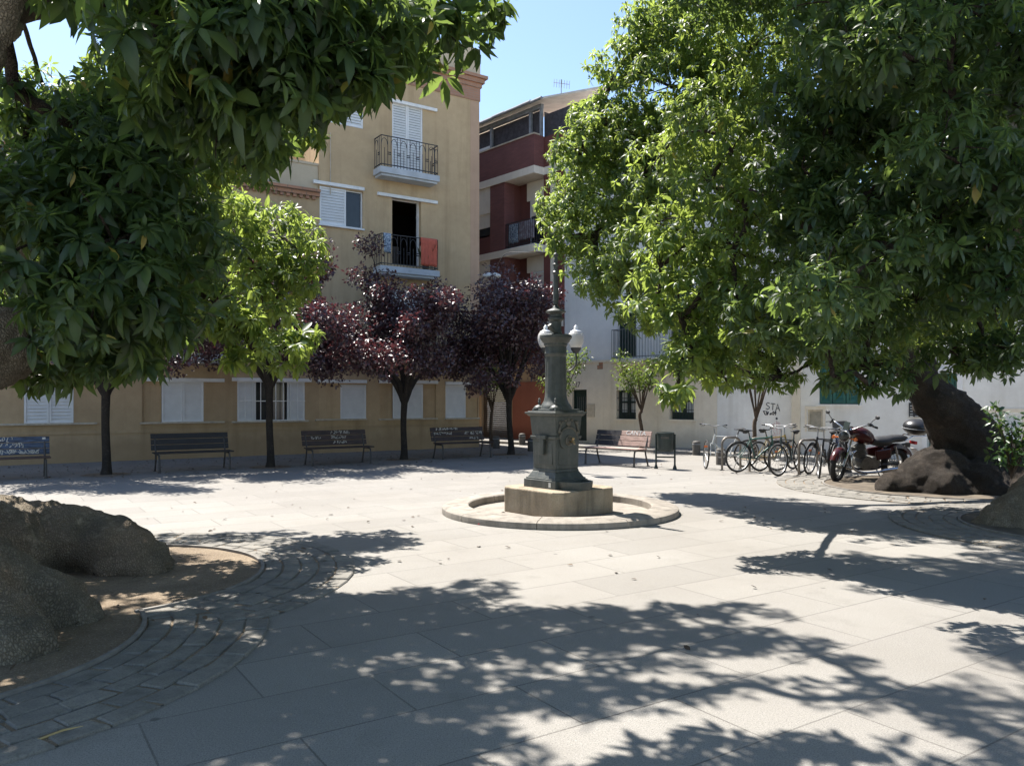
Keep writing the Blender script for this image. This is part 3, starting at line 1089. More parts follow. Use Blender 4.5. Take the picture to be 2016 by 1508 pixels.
def window(r, leaves, parent=bA, dark=None, bars=False, y=.02, pitch=.08, glassd=.12):
    """leaves: fractions (a, b) of the opening that a louvred leaf covers"""
    a, b, c, d = r
    w = MB()
    for x0, x1, z0, z1 in ((a, a + .04, c, d), (b - .04, b, c, d), (a + .04, b - .04, c, c + .04), (a + .04, b - .04, d - .04, d)):
        w.box(x0 + (.002 if x0 == a else 0), x1 - (.002 if x1 == b else 0), y + .05, y + .10, z0 + .002, z1 - .002)
    if dark:
        m_ = (a + b) / 2 if dark is True else a + (b - a) * dark
        w.box(m_ - .02, m_ + .02, y + .052, y + .098, c + .042, d - .042)
    wo = w.build('window', M['shut'], parent)
    MB().add([(a, glassd, c), (b, glassd, c), (b, glassd, d), (a, glassd, d)], [(0, 1, 2, 3)]).build('pane', M['glass'], wo)
    for f0, f1 in leaves:
        louvre(MB(), a + (b - a) * f0 + .004, a + (b - a) * f1 - .004, c + .012, d - .012, y - .018, pitch).build('shutter', M['shut'], wo)
    if bars:
        g = MB()
        n = 9
        for k in range(1, n):
            x = a + (b - a) * k / n
            g.tube([(x, -.03, c + .02), (x, -.03, d - .02)], .013, 6)
        for q in (.02, .5, .98):
            z = c + (d - c) * q
            g.box(a, b, -.034, -.026, z - .012, z + .012)
        g.build('bars', M['strip'], wo)
    return wo


gleaf = [[(0, .5), (.5, 1)], [(0, .5), (.5, 1)], [(0, .27), (.73, 1)], [(0, 1)], [(0, .5), (.5, 1)], [(0, 1)]]
for i in range(6):
    wo = window(rects['g', i], gleaf[i], bars=(i == 2))
tracks = [(0, 190, 752), (288, 441, 748), (456, 612, 748), (622, 721, 751), (745, 861, 752), (876, 943, 755)]
sills = [(-20, 191, 835), (275, 441, 832), (456, 606, 830), (620, 721, 826), (745, 860, 825), (875, 943, 824)]
for t in tracks:
    strips(bA, *t, h=.10, out=.075, name='shutter_track')
for t in sills:
    strips(bA, *t, h=.05, out=.09, name='sill', m='sill')
for i in range(4):
    window(rects['f', i], [(0, .5), (.5, 1)])
window(r1d, [(0, .5), (.5, 1)])
window(r2w, [(0, .60)], dark=.6)
window(r3w, [(0, .5), (.5, 1)], y=.03, glassd=.095)
window(r3d, [(0, .5), (.5, 1)], y=.03, glassd=.095)
strips(bA, 616, 716, 366, .10, .08, 'shutter_track')
strips(bA, 742, 860, 391, .10, .08, 'shutter_track')
strips(bA, 755, 859, 207, .10, .08, 'shutter_track')
strips(bA, 640, 718, 192, .10, .08, 'shutter_track')
strips(bA, 626, 716, 448, .05, .09, 'sill', 'shut')
# open balcony door on the second floor: dark room, frame, a pale door leaf inside
a, b, c, d = r2d
w = MB()
w.box(b - .05, b - .002, .15, .25, c, d - .002)
w.box(a + .002, a + .03, .20, .25, c, d - .002)
w.box(a + .03, b - .05, .20, .25, d - .05, d - .002)
dr = w.build('balcony_door', M['strip'], bA)
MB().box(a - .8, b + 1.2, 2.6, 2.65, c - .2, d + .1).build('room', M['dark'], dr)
MB().box(a - .1, b + .1, .26, 2.6, c - .12, c - .1).build('room_floor', M['wood'], dr)
MB().box(a + .25, b - .3, 1.0, 1.08, c - .1, c + .75).build('cabinet', M['roller'], dr)


def balcony(parent, fr, px0, px1, ytop, ybot, zs0, zs1, depth, style, name='balcony', slab_m='slabgrey', rail_m='iron', s_rng=None, wall_y=0.0):
    if s_rng:
        s0, s1 = s_rng
    else:
        s0 = on(fr, px0, 500, -depth)[0]
        s1 = on(fr, px1, 500, -depth)[0]
    y0 = wall_y - depth
    mb = MB()
    mb.box(s0, s1, y0, wall_y - .002, zs0, zs1)
    mb.box(s0 + .06, s1 - .06, y0 + .06, wall_y - .002, zs0 - .07, zs0)
    sl = mb.build(name, M[slab_m], parent, bevel=.01)
    h = ytop - zs1
    g = MB()
    ra, rb, ry = s0 + .05, s1 - .05, y0 + .05
    for z in (zs1 + .08, ytop):
        g.box(ra, rb, ry - .012, ry + .012, z - .012, z + .012)
        g.box(ra - .012, ra + .012, ry + .012, wall_y, z - .012, z + .012)
        g.box(rb - .012, rb + .012, ry + .012, wall_y, z - .012, z + .012)
    n = max(6, int((rb - ra) / (.105 if style != 'plain' else .11)))

    def run(P, Q, n):
        P, Q = Vector(P), Vector(Q)
        for k in range(n + 1):
            p = P.lerp(Q, k / n)
            top = ytop - .01
            if style == 'arch' and k % 3 == 1:
                top = zs1 + h * .62
            g.tube([(p.x, p.y, zs1 + .02), (p.x, p.y, top)], .009, 5)
        if style == 'arch':
            dv = (Q - P) / n
            for k in range(0, n - 1, 3):
                c0 = P + dv * k
                pts = []
                for q in range(9):
                    w = math.pi * q / 8
                    x = c0 + dv * (1 - math.cos(w)) * .95
                    pts.append((x.x, x.y, zs1 + h * .72 + math.sin(w) * h * .2))
                g.tube(pts, .010, 5)
                for zz in (.48, .42):
                    x0, x1 = c0 + dv * 1.9, c0 + dv * 3.0
                    g.tube([(x0.x, x0.y, zs1 + h * zz), (x1.x, x1.y, zs1 + h * zz)], .016, 5)
    run((ra, ry, 0), (rb, ry, 0), n)
    run((ra, wall_y - .02, 0), (ra, ry, 0), 4)
    run((rb, ry, 0), (rb, wall_y - .02, 0), 4)
    g.build('railing', M[rail_m], sl)
    return sl, (ra, rb, ry)


z3 = on(FA, 800, 335, -.55)[1]
balcony(bA, FA, 749, 866, z3 + .95, None, z3 - .19, z3, .55, 'arch')
z2 = on(FA, 800, 527, -.55)[1]
bal2, (qa, qb, qy) = balcony(bA, FA, 749, 866, z2 + .97, None, z2 - .19, z2, .55, 'arch')
z1 = on(FA, 800, 697, -.55)[1]
balcony(bA, FA, 745, 920, z1 + .95, None, z1 - .17, z1, .55, 'arch')
zz1 = on(FA, 400, 697, -.6)[1]
balcony(bA, FA, 335, 472, zz1 + .95, None, zz1 - .17, zz1, .6, 'arch')

# things on the second floor balcony
def cloth(name, label, cat, x0, x1, y, ztop, zbot, m, fr, wav=.02):
    mb = MB()
    nx, nz = 14, 10
    vs = []
    for j in range(nz + 1):
        for i in range(nx + 1):
            x = x0 + (x1 - x0) * i / nx
            z = ztop + (zbot - ztop) * j / nz
            vs.append((x, y - .02 - wav * math.sin(i * 1.7 + .6) * (.2 + j / nz) - (.02 if 0 < j < nz else 0), z + .012 * math.sin(i * .9) * (j / nz)))
    fs = [(j * (nx + 1) + i, j * (nx + 1) + i + 1, (j + 1) * (nx + 1) + i + 1, (j + 1) * (nx + 1) + i) for j in range(nz) for i in range(nx)]
    # fold over the rail
    k = len(vs)
    for i in range(nx + 1):
        vs.append((x0 + (x1 - x0) * i / nx, y + .035, ztop + .02))
    for i in range(nx + 1):
        vs.append((x0 + (x1 - x0) * i / nx, y + .04, ztop - .25))
    fs += [(i + 1, i, k + i, k + i + 1) for i in range(nx)] + [(k + i + 1, k + i, k + nx + 1 + i, k + nx + 2 + i) for i in range(nx)]
    mb.add(vs, fs)
    o = mb.build(name, m, None, smooth=60)
    o.location, o.rotation_euler = fr[0], (0, 0, fr[1])
    so = o.modifiers.new('thick', 'SOLIDIFY')
    so.thickness = .006
    return tag(o, label, cat)


cloth('towel', 'orange towel hung over the balcony rail above the plum tree', 'towel', qb - .62, qb - .04, qy - .02, z2 + .985, z2 + .12, M['towel'], FA)
cloth('laundry', 'blue and white patterned cloth on the left of the towel balcony', 'cloth', qa + .06, qa + .30, qy - .02, z2 + .985, z2 + .40, M['bluecloth'], FA)


def pot_plant(loc, label, h=.45, n=26, cat='plant'):
    t = thing('potted_plant', label, cat, loc)
    MB().lathe([(.075, 0), (.10, .16), (.108, .16), (.108, .18), (.09, .18)], 14).build('pot', M['roller'], t, smooth=40)
    base = np.zeros((n, 3)) + np.array([0, 0, .17])
    d = norm(np.column_stack([rng.normal(0, .28, n), rng.normal(0, .28, n), np.abs(rng.normal(1, .3, n))]))
    L = rng.uniform(.5, 1, n) * h
    leaf_object('leaves', base, d, rng.normal(size=(n, 3)), L, L * .16, rng.random(n), rng.uniform(.0, .2, n), M['shrubl'], t)
    return t


p = loc2w(FA, qb - .33, qy + .2, z2 + .62)
pot_plant((p.x, p.y, z2 + .002), 'spiky potted plant standing behind the orange towel', .85, 22)

# wall street light at the corner of the ochre house
t = thing('wall_lamp', 'white oval street light on an arm at the ochre house corner', 'lamp', W(968, 543, 25.2))
MB().ball((0, 0, 0), .3, 16, 10, (1.0, .55, .34)).build('lamp_head', M['plate'], t, smooth=60)
MB().ball((.02, 0, -.06), .2, 14, 8, (1.0, .6, .35)).build('diffuser', M['globe'], t, smooth=60)
q = loc2w(FA, 0, .6, 0) - Vector((t.location.x, t.location.y, 0))
MB().tube([(-.2, 0, 0), (-.34, .5, -.05), (q.x + .02, q.y, -.12)], .03, 8).build('arm', M['metalgrey'], t)

# salmon house standing back behind the terrace
bS = thing('setback_house', 'salmon rendered house standing back above the low ochre wing', 'house', FA[0], FA[1])
s0 = on(FA, 345, 200, 4.2)[0]
zt = on(FA, 450, 70, 4.2)[1]
hs = [(s0 + 1.2, s0 + 2.3, 8.9, 10.9, .15, False), (s0 + 4.0, s0 + 5.1, 8.9, 10.9, .15, False)]
mb = MB()
wall_sheet(mb, s0, s_mid - .02, z_low - 1, zt, hs, 4.2)
box_back(mb, s0, s_mid - .02, z_low - 1, zt, 4.2, 10.5)
mb.build('wall', M['pink'], bS)
for h in hs:
    a, b, c, d = h[:4]
    w = louvre(MB(), a + .004, (a + b) / 2, c + .01, d - .01, 4.24, .07)
    louvre(w, (a + b) / 2 + .004, b - .004, c + .01, d - .01, 4.24, .07)
    w.build('window', M['shut'], bS)
mb = MB()
mb.box(s0 - .1, s_mid - .03, 4.02, 4.2, zt, zt + .12)
mb.box(s0 - .1, s_mid - .03, 4.2, 10.6, zt + .002, zt + .12)
mb.build('roof', M['tile'], bS)
mb = MB()
mb.box(s0 - .02, s_mid - .04, 4.16, 4.199, z_par + .35, z_par + .5)
mb.build('band', M['cornice'], bS)

# ---------------- red brick apartment building
bR = thing('brick_building', 'dark red brick apartment house with recessed balconies and a roof shelter', 'building', FR[0], FR[1])
PJ = .5          # the upper storeys hang out over the street
sj = -.40        # right end of the overhang
sp1 = on(FR, 993, 500, -PJ)[0]
sp0 = on(FR, 965, 500, -PJ)[0]
SL = -13.0
YB = .30         # back wall of the balconies
zf = [4.45, 7.2, 9.75]      # slab tops: first, second, third
zpar = 11.15
mb = MB()
# brick piers of the overhang and the parapet
mb.box(sp0, sp1, -PJ, 0, 3.2, 9.75)
mb.box(SL, sj, -PJ - .02, -PJ + .22, 10.02, zpar)
mb.box(sj - .22, sj, -PJ + .22, 1.4, 10.02, zpar)
mb.box(SL, sp0 - 1.45, -PJ, 0, 3.2, 9.75)
for zb, zt_ in ((3.2, 4.35), (4.62, 5.2), (7.2 + .02, 7.95)):
    pass
mb.build('wall', M['redbrick'], bR)
mb = MB()
mb.box(SL, sp1 - .003, .002, 6, 3.0, 9.74)                       # inner mass behind the piers
mb.box(sp1 - .003, .60, YB + .002, 6, 2.9, 11.1)           # back wall of the balcony recess
mb.box(sj + .002, .60, -.04, YB, 3.2, 9.75)               # flush right-hand pier
mb.box(SL, sp0 + .01, -PJ + .06, 0, 7.2, 7.86)
mb.box(SL, sp0 + .01, -PJ + .06, 0, 4.5, 5.15)
mb.box(sj + .002, .60, -.04, 1.4, 10.02, zpar - .03)
mb.build('painted_wall', M['redwall'], bR)
mb = MB()
for zt_, th in ((10.02, .27), (7.2, .26), (4.45, .26)):
    mb.box(SL, sj + .02, -PJ - .04, 6, zt_ - th, zt_)
    mb.box(sj + .022, .60, -.06, YB, zt_ - th, zt_)
mb.box(SL, sp0 - .003, -PJ + .02, 0, 8.75, 9.74)
mb.box(SL, sp0 - .003, -PJ + .02, 0, 6.05, 6.93)
mb.box(sp1 + .45, sj + .1, YB - .06, YB, 9.05, 9.74)        # lintels in the recess
mb.box(sp1 + .45, sj + .1, YB - .06, YB, 6.35, 6.93)
mb.box(SL, -.02, -PJ - .06, -PJ + .26, zpar, zpar + .05) if False else None
mb.build('floor_slab', M['brickwhite'], bR)
MB().box(SL, sj + .02, -PJ - .05, -PJ + .25, zpar, zpar + .05).build('coping', M['sill'], bR)
for zb in (7.2, 4.45):
    a, b = sp1 + .62, sj + .08
    fr_ = MB()
    fr_.box(a, a + .05, YB - .05, YB - .001, zb, zb + 1.84).box(b - .05, b, YB - .05, YB - .001, zb, zb + 1.84).box(a, b, YB - .055, YB - .001, zb + 1.842, zb + 1.89)
    dd = fr_.build('balcony_door', M['shut'], bR)
    MB().box(a + .052, b - .052, YB - .03, YB - .002, zb, zb + 1.83).build('pane', M['glass'], dd)
    lo = zb + (1.25 if zb > 5 else .25)
    bl = MB()
    k = lo
    while k < zb + 1.84:
        bl.box(a + .05, b - .05, YB - .048, YB - .034, k, k + .05)
        k += .052
    bl.build('roller_blind', M['brickwhite'], dd)
    sl, _ = balcony(bR, FR, 0, 0, zb + .95, None, zb + .004, zb + .02, PJ + .02, 'plain', 'balcony', 'slabgrey', 'iron', (sp1 + .02, sj + .02), 0.0)
    # left window
    a, b = sp0 - 1.25, sp0 - .08
    wn = MB().box(a, b, -PJ + .075, -PJ + .085, zb + .72, zb + 1.58).build('window', M['glass'], bR)
    bl = MB()
    k = zb + 1.02
    while k < zb + 1.56:
        bl.box(a, b, -PJ + .055, -PJ + .073, k, k + .05)
        k += .052
    bl.build('roller_blind', M['brickwhite'], wn)
# ground floor
mb = MB()
gz = 3.2
mb.box(SL, .60, 0.004, .3, 2.25, gz)
sA, sB = on(FR, 948, 760)[0], on(FR, 1003, 760)[0]
sC, sD = on(FR, 1010, 760)[0], on(FR, 1071, 760)[0]
mb.box(SL, sA, .004, .3, 0, 2.25).box(sB, sC, .004, .3, 0, 2.25)
mb.build('ground_floor_wall', plaster('peach_render', (.52, .36, .21)), bR)
mb = MB()
k = 0.1
while k < 2.25:
    mb.box(sA, sB, .10 + .012 * (int(k * 100) % 2), .14, k, k + .075)
    k += .08
rs = mb.build('roller_door', M['roller'], bR)
MB().box(sC, .62, -.03, .3, .0, 2.247).build('orange_wall', M['orange'], bR)
MB().box(SL, .60, -.02, 0, 2.9, 3.19).build('red_band', M['redwall'], bR)
# roof shelter: posts, dark screens, sloping sheet
sh = MB()
for px in (968, 1045, 1066):
    s = on(FR, px, 250, -.05)[0]
    sh.box(s - .05, s + .05, -.10, 0.0, zpar - .3, 12.35)
sh.box(SL, on(FR, 1066, 250, -.05)[0] + .05, -.12, 0.02, 12.2, 12.36)
shel = sh.build('roof_shelter', M['metalgrey'], bR)
MB().box(SL, on(FR, 1060, 250)[0], .06, .09, zpar - .3, 12.19).build('screen', M['screen'], shel)
MB().box(on(FR, 1068, 250)[0], on(FR, 1068, 250)[0] + .03, .09, 3.0, zpar - .3, 12.1).build('screen', M['screen'], shel)
MB().box(on(FR, 1068, 250)[0] + .04, 2.2, .12, .15, zpar - .3, 12.0).build('screen', M['screen'], shel)
mb = MB()
sx = on(FR, 1072, 200, -.3)[0]
mb.add([(SL, -.35, 12.37), (sx, -.35, 12.37), (sx + 2.6, 1.5, 12.66), (SL, 1.5, 12.66), (SL, -.35, 12.44), (sx, -.35, 12.44), (sx + 2.6, 1.5, 12.74), (SL, 1.5, 12.74)],
       [(0, 3, 2, 1), (4, 5, 6, 7), (0, 1, 5, 4), (1, 2, 6, 5), (2, 3, 7, 6), (3, 0, 4, 7)])
mb.build('roof_sheet', M['awn'], shel)
mb = MB()
s = SL
while s < sx - .3:
    l_ = random.uniform(.5, .9)
    dz_ = random.uniform(-.02, .02)
    mb.tube([(s, -.40, 12.40 + dz_), (min(s + l_ + .05, sx - .05), -.40, 12.41 + dz_)], random.uniform(.055, .08), 8)
    s += l_
mb.build('rolled_awning', M['metalgrey'], shel)
MB().box(SL, on(FR, 966, 250)[0] - .03, .0, .05, zpar - .2, zpar + .42).build('white_panel', M['plate'], shel)
cloth('laundry', 'pink and grey washing drying behind the red brick house balcony rail', 'laundry', sp1 + .75, sj - .1, -PJ + .10, 8.12, 7.45, M['pinkcloth'], FR)
cloth('laundry', 'blue cloth hanging behind the left of the red brick balcony rail', 'laundry', sp1 + .2, sp1 + .7, -PJ + .10, 8.12, 7.4, M['bluecloth'], FR)
# overhead cable bracket and sagging cables
p0 = loc2w(FR, sp1 + .2, -PJ - .1, 6.75)
cab = MB()
pts = [loc2w(FR, SL, -PJ - .1, 6.3), loc2w(FR, sp0 - .5, -PJ - .12, 6.0), loc2w(FR, sp0 + .2, -PJ - .12, 6.1), loc2w(FR, sp1 + .3, -PJ - .25, 6.95), loc2w(FR, sj, -PJ - .2, 6.85), loc2w(FB, -1.5, -.05, 6.8)]
cab.tube([Vector(x[:3]) for x in cr([tuple(p) for p in pts], 6)], .014, 5)
pts = [loc2w(FR, sp1 + .35, -PJ - .12, 6.1), loc2w(FR, (sp1 + sj) / 2, -PJ - .3, 5.85), loc2w(FR, sj + .2, -PJ + .2, 6.05)]
cab.tube([Vector(x[:3]) for x in cr([tuple(p) for p in pts], 6)], .012, 5)
tag(cab.build('overhead_cable', M['blackmatte']), 'black cables sagging across the front of the red brick house', 'cable')

# antenna above the roof shelter
ap = W(1105, 200, 31)
t = thing('tv_antenna', 'thin television antenna mast on the roof against the sky', 'antenna', (ap.x, ap.y, 12.6))
zt = W(1105, 157, 31).z - 12.6
MB().tube([(0, 0, 0), (0, 0, zt)], .018, 6).build('mast', M['metalgrey'], t)
mb = MB()
mb.tube([(-.3, 0, zt - .12), (.32, 0, zt - .2)], .012, 5)
for k in range(7):
    x = -.28 + k * .1
    mb.tube([(x, -.1, zt - .12 - .0129 * k + .1), (x, .1, zt - .12 - .0129 * k - .14)], .008, 4)
mb.build('aerial', M['metalgrey'], t)

# ---------------- cream house (right of the brick building)
bC = thing('cream_house', 'cream rendered house with dark green door and iron balcony at the street corner', 'house', FB[0], FB[1])
c0 = on(FB, 1087, 600)[0]
c1 = on(FB, 1412, 700)[0]
zC = on(FB, 1087, 283)[1]
rd = onr(FB, 1126, 1155, 767, 866)
rd = (rd[0], rd[1], .16, rd[3])
rw = [onr(FB, 1213, 1252, 768, 825), onr(FB, 1318, 1366, 762, 826)]
rbd = onr(FB, 1216, 1252, 600, 704)
up = [onr(FB, 1216, 1252, 380, 480), onr(FB, 1318, 1366, 560, 698)]
hs = [(*rd, .22, False)] + [(*r, .25, False) for r in rw] + [(*rbd, .2, False)] + [(*r, .2, False) for r in up]
zl = on(FB, 1180, 712)[1]
mb = MB()
wall_sheet(mb, c0, c1, 0, zl, [h for h in hs if h[3] < zl + .1])
mb.build('ground_floor_wall', M['creamw'], bC)
mb = MB()
wall_sheet(mb, c0, c1, zl, zC, [h for h in hs if h[3] > zl + .1])
box_back(mb, c0, c1, 0, zC, 0, 7)
mb.build('wall', M['greyw'], bC)
MB().box(c0, c1, -.05, -.001, zl - .03, zl + .05).build('ledge', M['creamw'], bC)
MB().box(c0 - .04, c0 + .24, -.05, -.003, zl + .06, zC).build('edge_pilaster', M['creamw'], bC)
# door with upper grille
a, b, c, d = rd
w = MB().box(a, b, .15, .21, c, d)
w.box(a, a + .06, .10, .15, c, d).box(b - .06, b, .10, .15, c, d).box(a + .06, b - .06, .10, .15, d - .06, d)
do = w.build('door', M['darkgreen'], bC)
g = MB()
for k in range(5):
    x = a + .16 + k * (b - a - .32) / 4
    g.tube([(x, .13, c + 1.0), (x, .13, d - .25)], .008, 5)
g.build('door_grille', M['greybars'], do)
MB().box(b - .16, b - .13, .10, .15, c + .95, c + 1.08).build('handle', M['brass'], do)
MB().box(a - .1, b + .1, -.30, -.001, .09, c - .002).build('step', M['sill'], bC)
for r in rw:
    a, b, c, d = r
    w = MB()
    w.box(a, a + .07, .16, .22, c, d).box(b - .07, b, .16, .22, c, d).box(a + .07, b - .07, .16, .22, c, c + .22).box(a + .07, b - .07, .16, .22, d - .07, d)
    m_ = (a + b) / 2
    w.box(m_ - .05, m_ + .05, .155, .22, c + .22, d - .07)
    w.box(a + .07, m_ - .05, .165, .215, (c + d) / 2 + .05, (c + d) / 2 + .11).box(m_ + .05, b - .07, .165, .215, (c + d) / 2 + .05, (c + d) / 2 + .11)
    wo = w.build('window', M['darkgreen'], bC)
    MB().box(a + .07, b - .07, .226, .235, c + .2, d - .06).build('curtain', M['curtain'], wo)
    g = MB()
    for k in range(1, 8):
        x = a + (b - a) * k / 8
        g.tube([(x, .06, c + .01), (x, .06, d - .01)], .008, 5)
    for q in (.3, .72):
        z = c + (d - c) * q
        g.box(a, b, .054, .066, z - .01, z + .01)
    g.build('bars', M['iron'], wo)
    MB().box(a - .06, b + .06, -.06, -.001, c - .05, c - .002).build('sill', M['creamw'], wo)
for r in [rbd] + up:
    a, b, c, d = r
    w = MB().box(a, b, .14, .18, c, d)
    w.box((a + b) / 2 - .03, (a + b) / 2 + .03, .11, .14, c, d).box(a, a + .06, .11, .14, c, d).box(b - .06, b, .11, .14, c, d)
    w.build('balcony_door', M['darkgreen'], bC)
sb0, sb1 = on(FB, 1200, 690, -.45)[0], on(FB, 1400, 690, -.45)[0]
zb = on(FB, 1215, 708, -.45)[1]
balcony(bC, FB, 0, 0, zb + .98, None, zb - .1, zb, .45, 'plain', 'balcony', 'creamw', 'greybars', (sb0, sb1), 0.0)
# meter box, bare brick patch, house number
r = onr(FB, 1157, 1171, 796, 821)
MB().box(r[0], r[1], -.04, -.001, r[2], r[3]).box(r[0] + .06, r[1] - .08, -.05, -.041, r[3] - .14, r[3] - .05).build('meter_box', M['sill'], bC, bevel=.006)
r = onr(FB, 1176, 1187, 711, 727)
MB().box(r[0] + .07, r[1], -.006, -.001, r[2], r[3]).box(r[0], r[0] + .07, -.006, -.001, r[2], r[2] + (r[3] - r[2]) * .5).build('bare_brick_patch', M['tile'], bC)
s_, z_ = on(FB, 1137, 762)
o = tobj('house_number', text_mesh('27', .26), M['tagdark'], bC)
o.location, o.rotation_euler = (s_, -.006, z_), (R(90), 0, 0)

# ---------------- white house with green shutters
bW = thing('white_house', 'white rendered house with dark green louvred shutters behind the motorbike', 'house', FB[0], FB[1])
w0, w1 = c1 + .004, 21.0
zW = 6.4
rg = onr(FB, 1613, 1692, 700, 796)
rg2 = onr(FB, 1905, 1990, 600, 690)
rdo = onr(FB, 1826, 1885, 735, 908)
rdo = (rdo[0], rdo[1], .12, rdo[3])
rl = onr(FB, 1590, 1620, 806, 850)
rl2 = [onr(FB, 1936, 1966, 812, 868), onr(FB, 1976, 2012, 812, 868)]
hs = [(*rg, .12, False), (*rdo, .2, False), (*rg2, .12, False), (*rl, .06, True)] + [(*x, .06, True) for x in rl2]
mb = MB()
wall_sheet(mb, w0, w1, 0, zW, hs)
box_back(mb, w0, w1, 0, zW, 0, 7)
mb.build('wall', M['white'], bW)
s0, s1 = on(FB, 1560, 800)[0], on(FB, 1576, 800)[0]
MB().box(s0, s1, -.05, -.001, 0, zW).build('pilaster', M['creamw'], bW)
MB().box(w0, w1, -.12, .1, zW, zW + .12).box(w0, w1, .1, 7.1, zW + .002, zW + .12).build('roof', M['creamw'], bW)
for r in (rg, rg2):
    a, b, c, d = r
    w = MB().box(a, b, .10, .118, c, d).build('window', M['darkgreen'], bW)
    n = 3
    for k in range(n):
        louvre(MB(), a + (b - a) * k / n + .01, a + (b - a) * (k + 1) / n - .01, c + .01, d - .01, .02, .085, .07, .035).build('shutter', M['green'], w)
    MB().box(a - .05, b + .05, -.05, -.001, c - .05, c - .002).build('sill', M['white'], w)
a, b, c, d = rdo
do = MB().box(a, b, .12, .19, c, d).box(a + .1, b - .1, .10, .12, c + .2, c + .9).box(a + .1, b - .1, .10, .12, c + 1.1, d - .2).build('door', M['green'], bW)
MB().ball((a + .12, .08, c + 1.0), .035).build('handle', M['plate'], do)
MB().box(a - .12, a - .002, -.04, -.001, .09, d + .12).box(b + .002, b + .12, -.04, -.001, .09, d + .12).box(a - .002, b + .002, -.04, -.001, d + .002, d + .12).build('door_surround', M['greyw'], bW)
for r in [rl] + rl2:
    a, b, c, d = r
    o = louvre(MB(), a, b, c, d, .012, .05, .05, .04).build('vent', M['sill'] if r is rl else M['strip'], bW)
    MB().box(a - .07, b + .07, -.02, -.001, d + .02, d + .09).box(a - .07, a - .02, -.02, -.001, c, d + .02).box(b + .02, b + .07, -.02, -.001, c, d + .02).build('frame', M['creamw'], o)
r = onr(FB, 1583, 1672, 868, 890)
MB().box(r[0], r[1], -.03, -.001, r[2], r[3]).build('utility_cover', M['greyw'], bW)
# painted lettering, marks and scribbles on the white wall
s_, z_ = on(FB, 1521, 806)
mb = MB()
for k, strokes in enumerate(([[(.11, .17), (.05, .19), (.01, .14), (.06, .10), (.11, .055), (.06, .0), (0, .025)]], [[(0, .185), (.13, .175)], [(.065, .18), (.055, .0)]], [[(0, 0), (.055, .19), (.115, .0)], [(.02, .065), (.10, .075)]])):
    for st in strokes:
        pts = [(s_ - .2 + k * .15 + x, -.004, z_ - .02 * k + zz) for x, zz in st]
        q = cr(pts, 4) if len(pts) > 3 else pts
        mb.tube([Vector(v) for v in q], .011, 5)
mb.build('painted_lettering', M['tagdark'], bW)


def scribble(mb, x0, x1, z0, z1, n, r=.008, y=0.0, seedv=0):
    """rows of quick loops like a sprayed tag"""
    rr = random.Random(seedv)
    x = x0
    while x < x1:
        w = rr.uniform(.05, .10)
        pts = []
        for k in range(rr.choice((4, 5, 6))):
            pts.append((x + rr.uniform(0, w), y, z0 + (z1 - z0) * rr.choice((0, .15, .5, .85, 1))))
        q = cr(pts, 4)
        mb.tube([Vector(v) for v in q], r, 4)
        x += w * 1.15
    return mb


a, z_ = on(FB, 1503, 813)
b = on(FB, 1527, 813)[0]
mb = scribble(MB(), a, b, z_ - .06, z_ + .06, 6, .012, -.004, 5)
mb.build('painted_scrawl', M['tagdark'], bW)
a, z_ = on(FB, 1520, 868)
mb = MB()
for k in range(5):
    scribble(mb, a, a + .22, z_ - .1 + k * .14, z_ + .02 + k * .14, 4, .007, -.004, 20 + k)
mb.build('pink_graffiti', M['tagpink'], bW)
MB().ball((on(FB, 1529, 824)[0], 0, on(FB, 1529, 824)[1]), .035, 8, 6, (1, .2, 1)).build('bell_push', M['tagdark'], bW)
r = onr(FB, 1790, 1811, 793, 821)
bd = thing('menu_board', 'small black notice board with white lines on the white wall', 'sign', loc2w(FB, (r[0] + r[1]) / 2, -.02, (r[2] + r[3]) / 2), FB[1])
hw, hh = (r[1] - r[0]) / 2, (r[3] - r[2]) / 2
MB().box(-hw, hw, -.015, .015, -hh, hh).build('board', M['boardm'], bd, bevel=.004)
mb = MB()
for k in range(6):
    mb.box(-hw * .75, hw * random.uniform(-.3, .5), -.018, -.0155, hh * .55 - k * .07, hh * .55 - k * .07 + .012)
mb.box(-hw * .2, hw * .3, -.018, -.0155, hh * .7, hh * .78).box(-hw * .8, -hw * .2, -.018, -.0155, -hh * .92, -hh * .84).box(hw * .2, hw * .8, -.018, -.0155, -hh * .92, -hh * .84)
mb.build('written_lines', M['plate'], bd)

# ================================================================== FOUNTAIN
FX, FY = .663, 11.25
fo = thing('drinking_fountain', 'dark green cast iron drinking fountain column on a stone plinth', 'fountain', (FX, FY, 0), R(41))
M['plinth'] = stonemat('plinth_stone', (.30, .235, .16), (.42, .345, .25))
M['ringstone'] = stonemat('basin_ring_stone', (.25, .22, .185), (.34, .305, .26), 1, False)
mb = MB()
hb, ch = .598, .11
mb.poly([(-hb + ch, -hb), (hb - ch, -hb), (hb, -hb + ch), (hb, hb - ch), (hb - ch, hb), (-hb + ch, hb), (-hb, hb - ch), (-hb, -hb + ch)], .002, .358)
mb.build('plinth', M['plinth'], fo, bevel=.018)
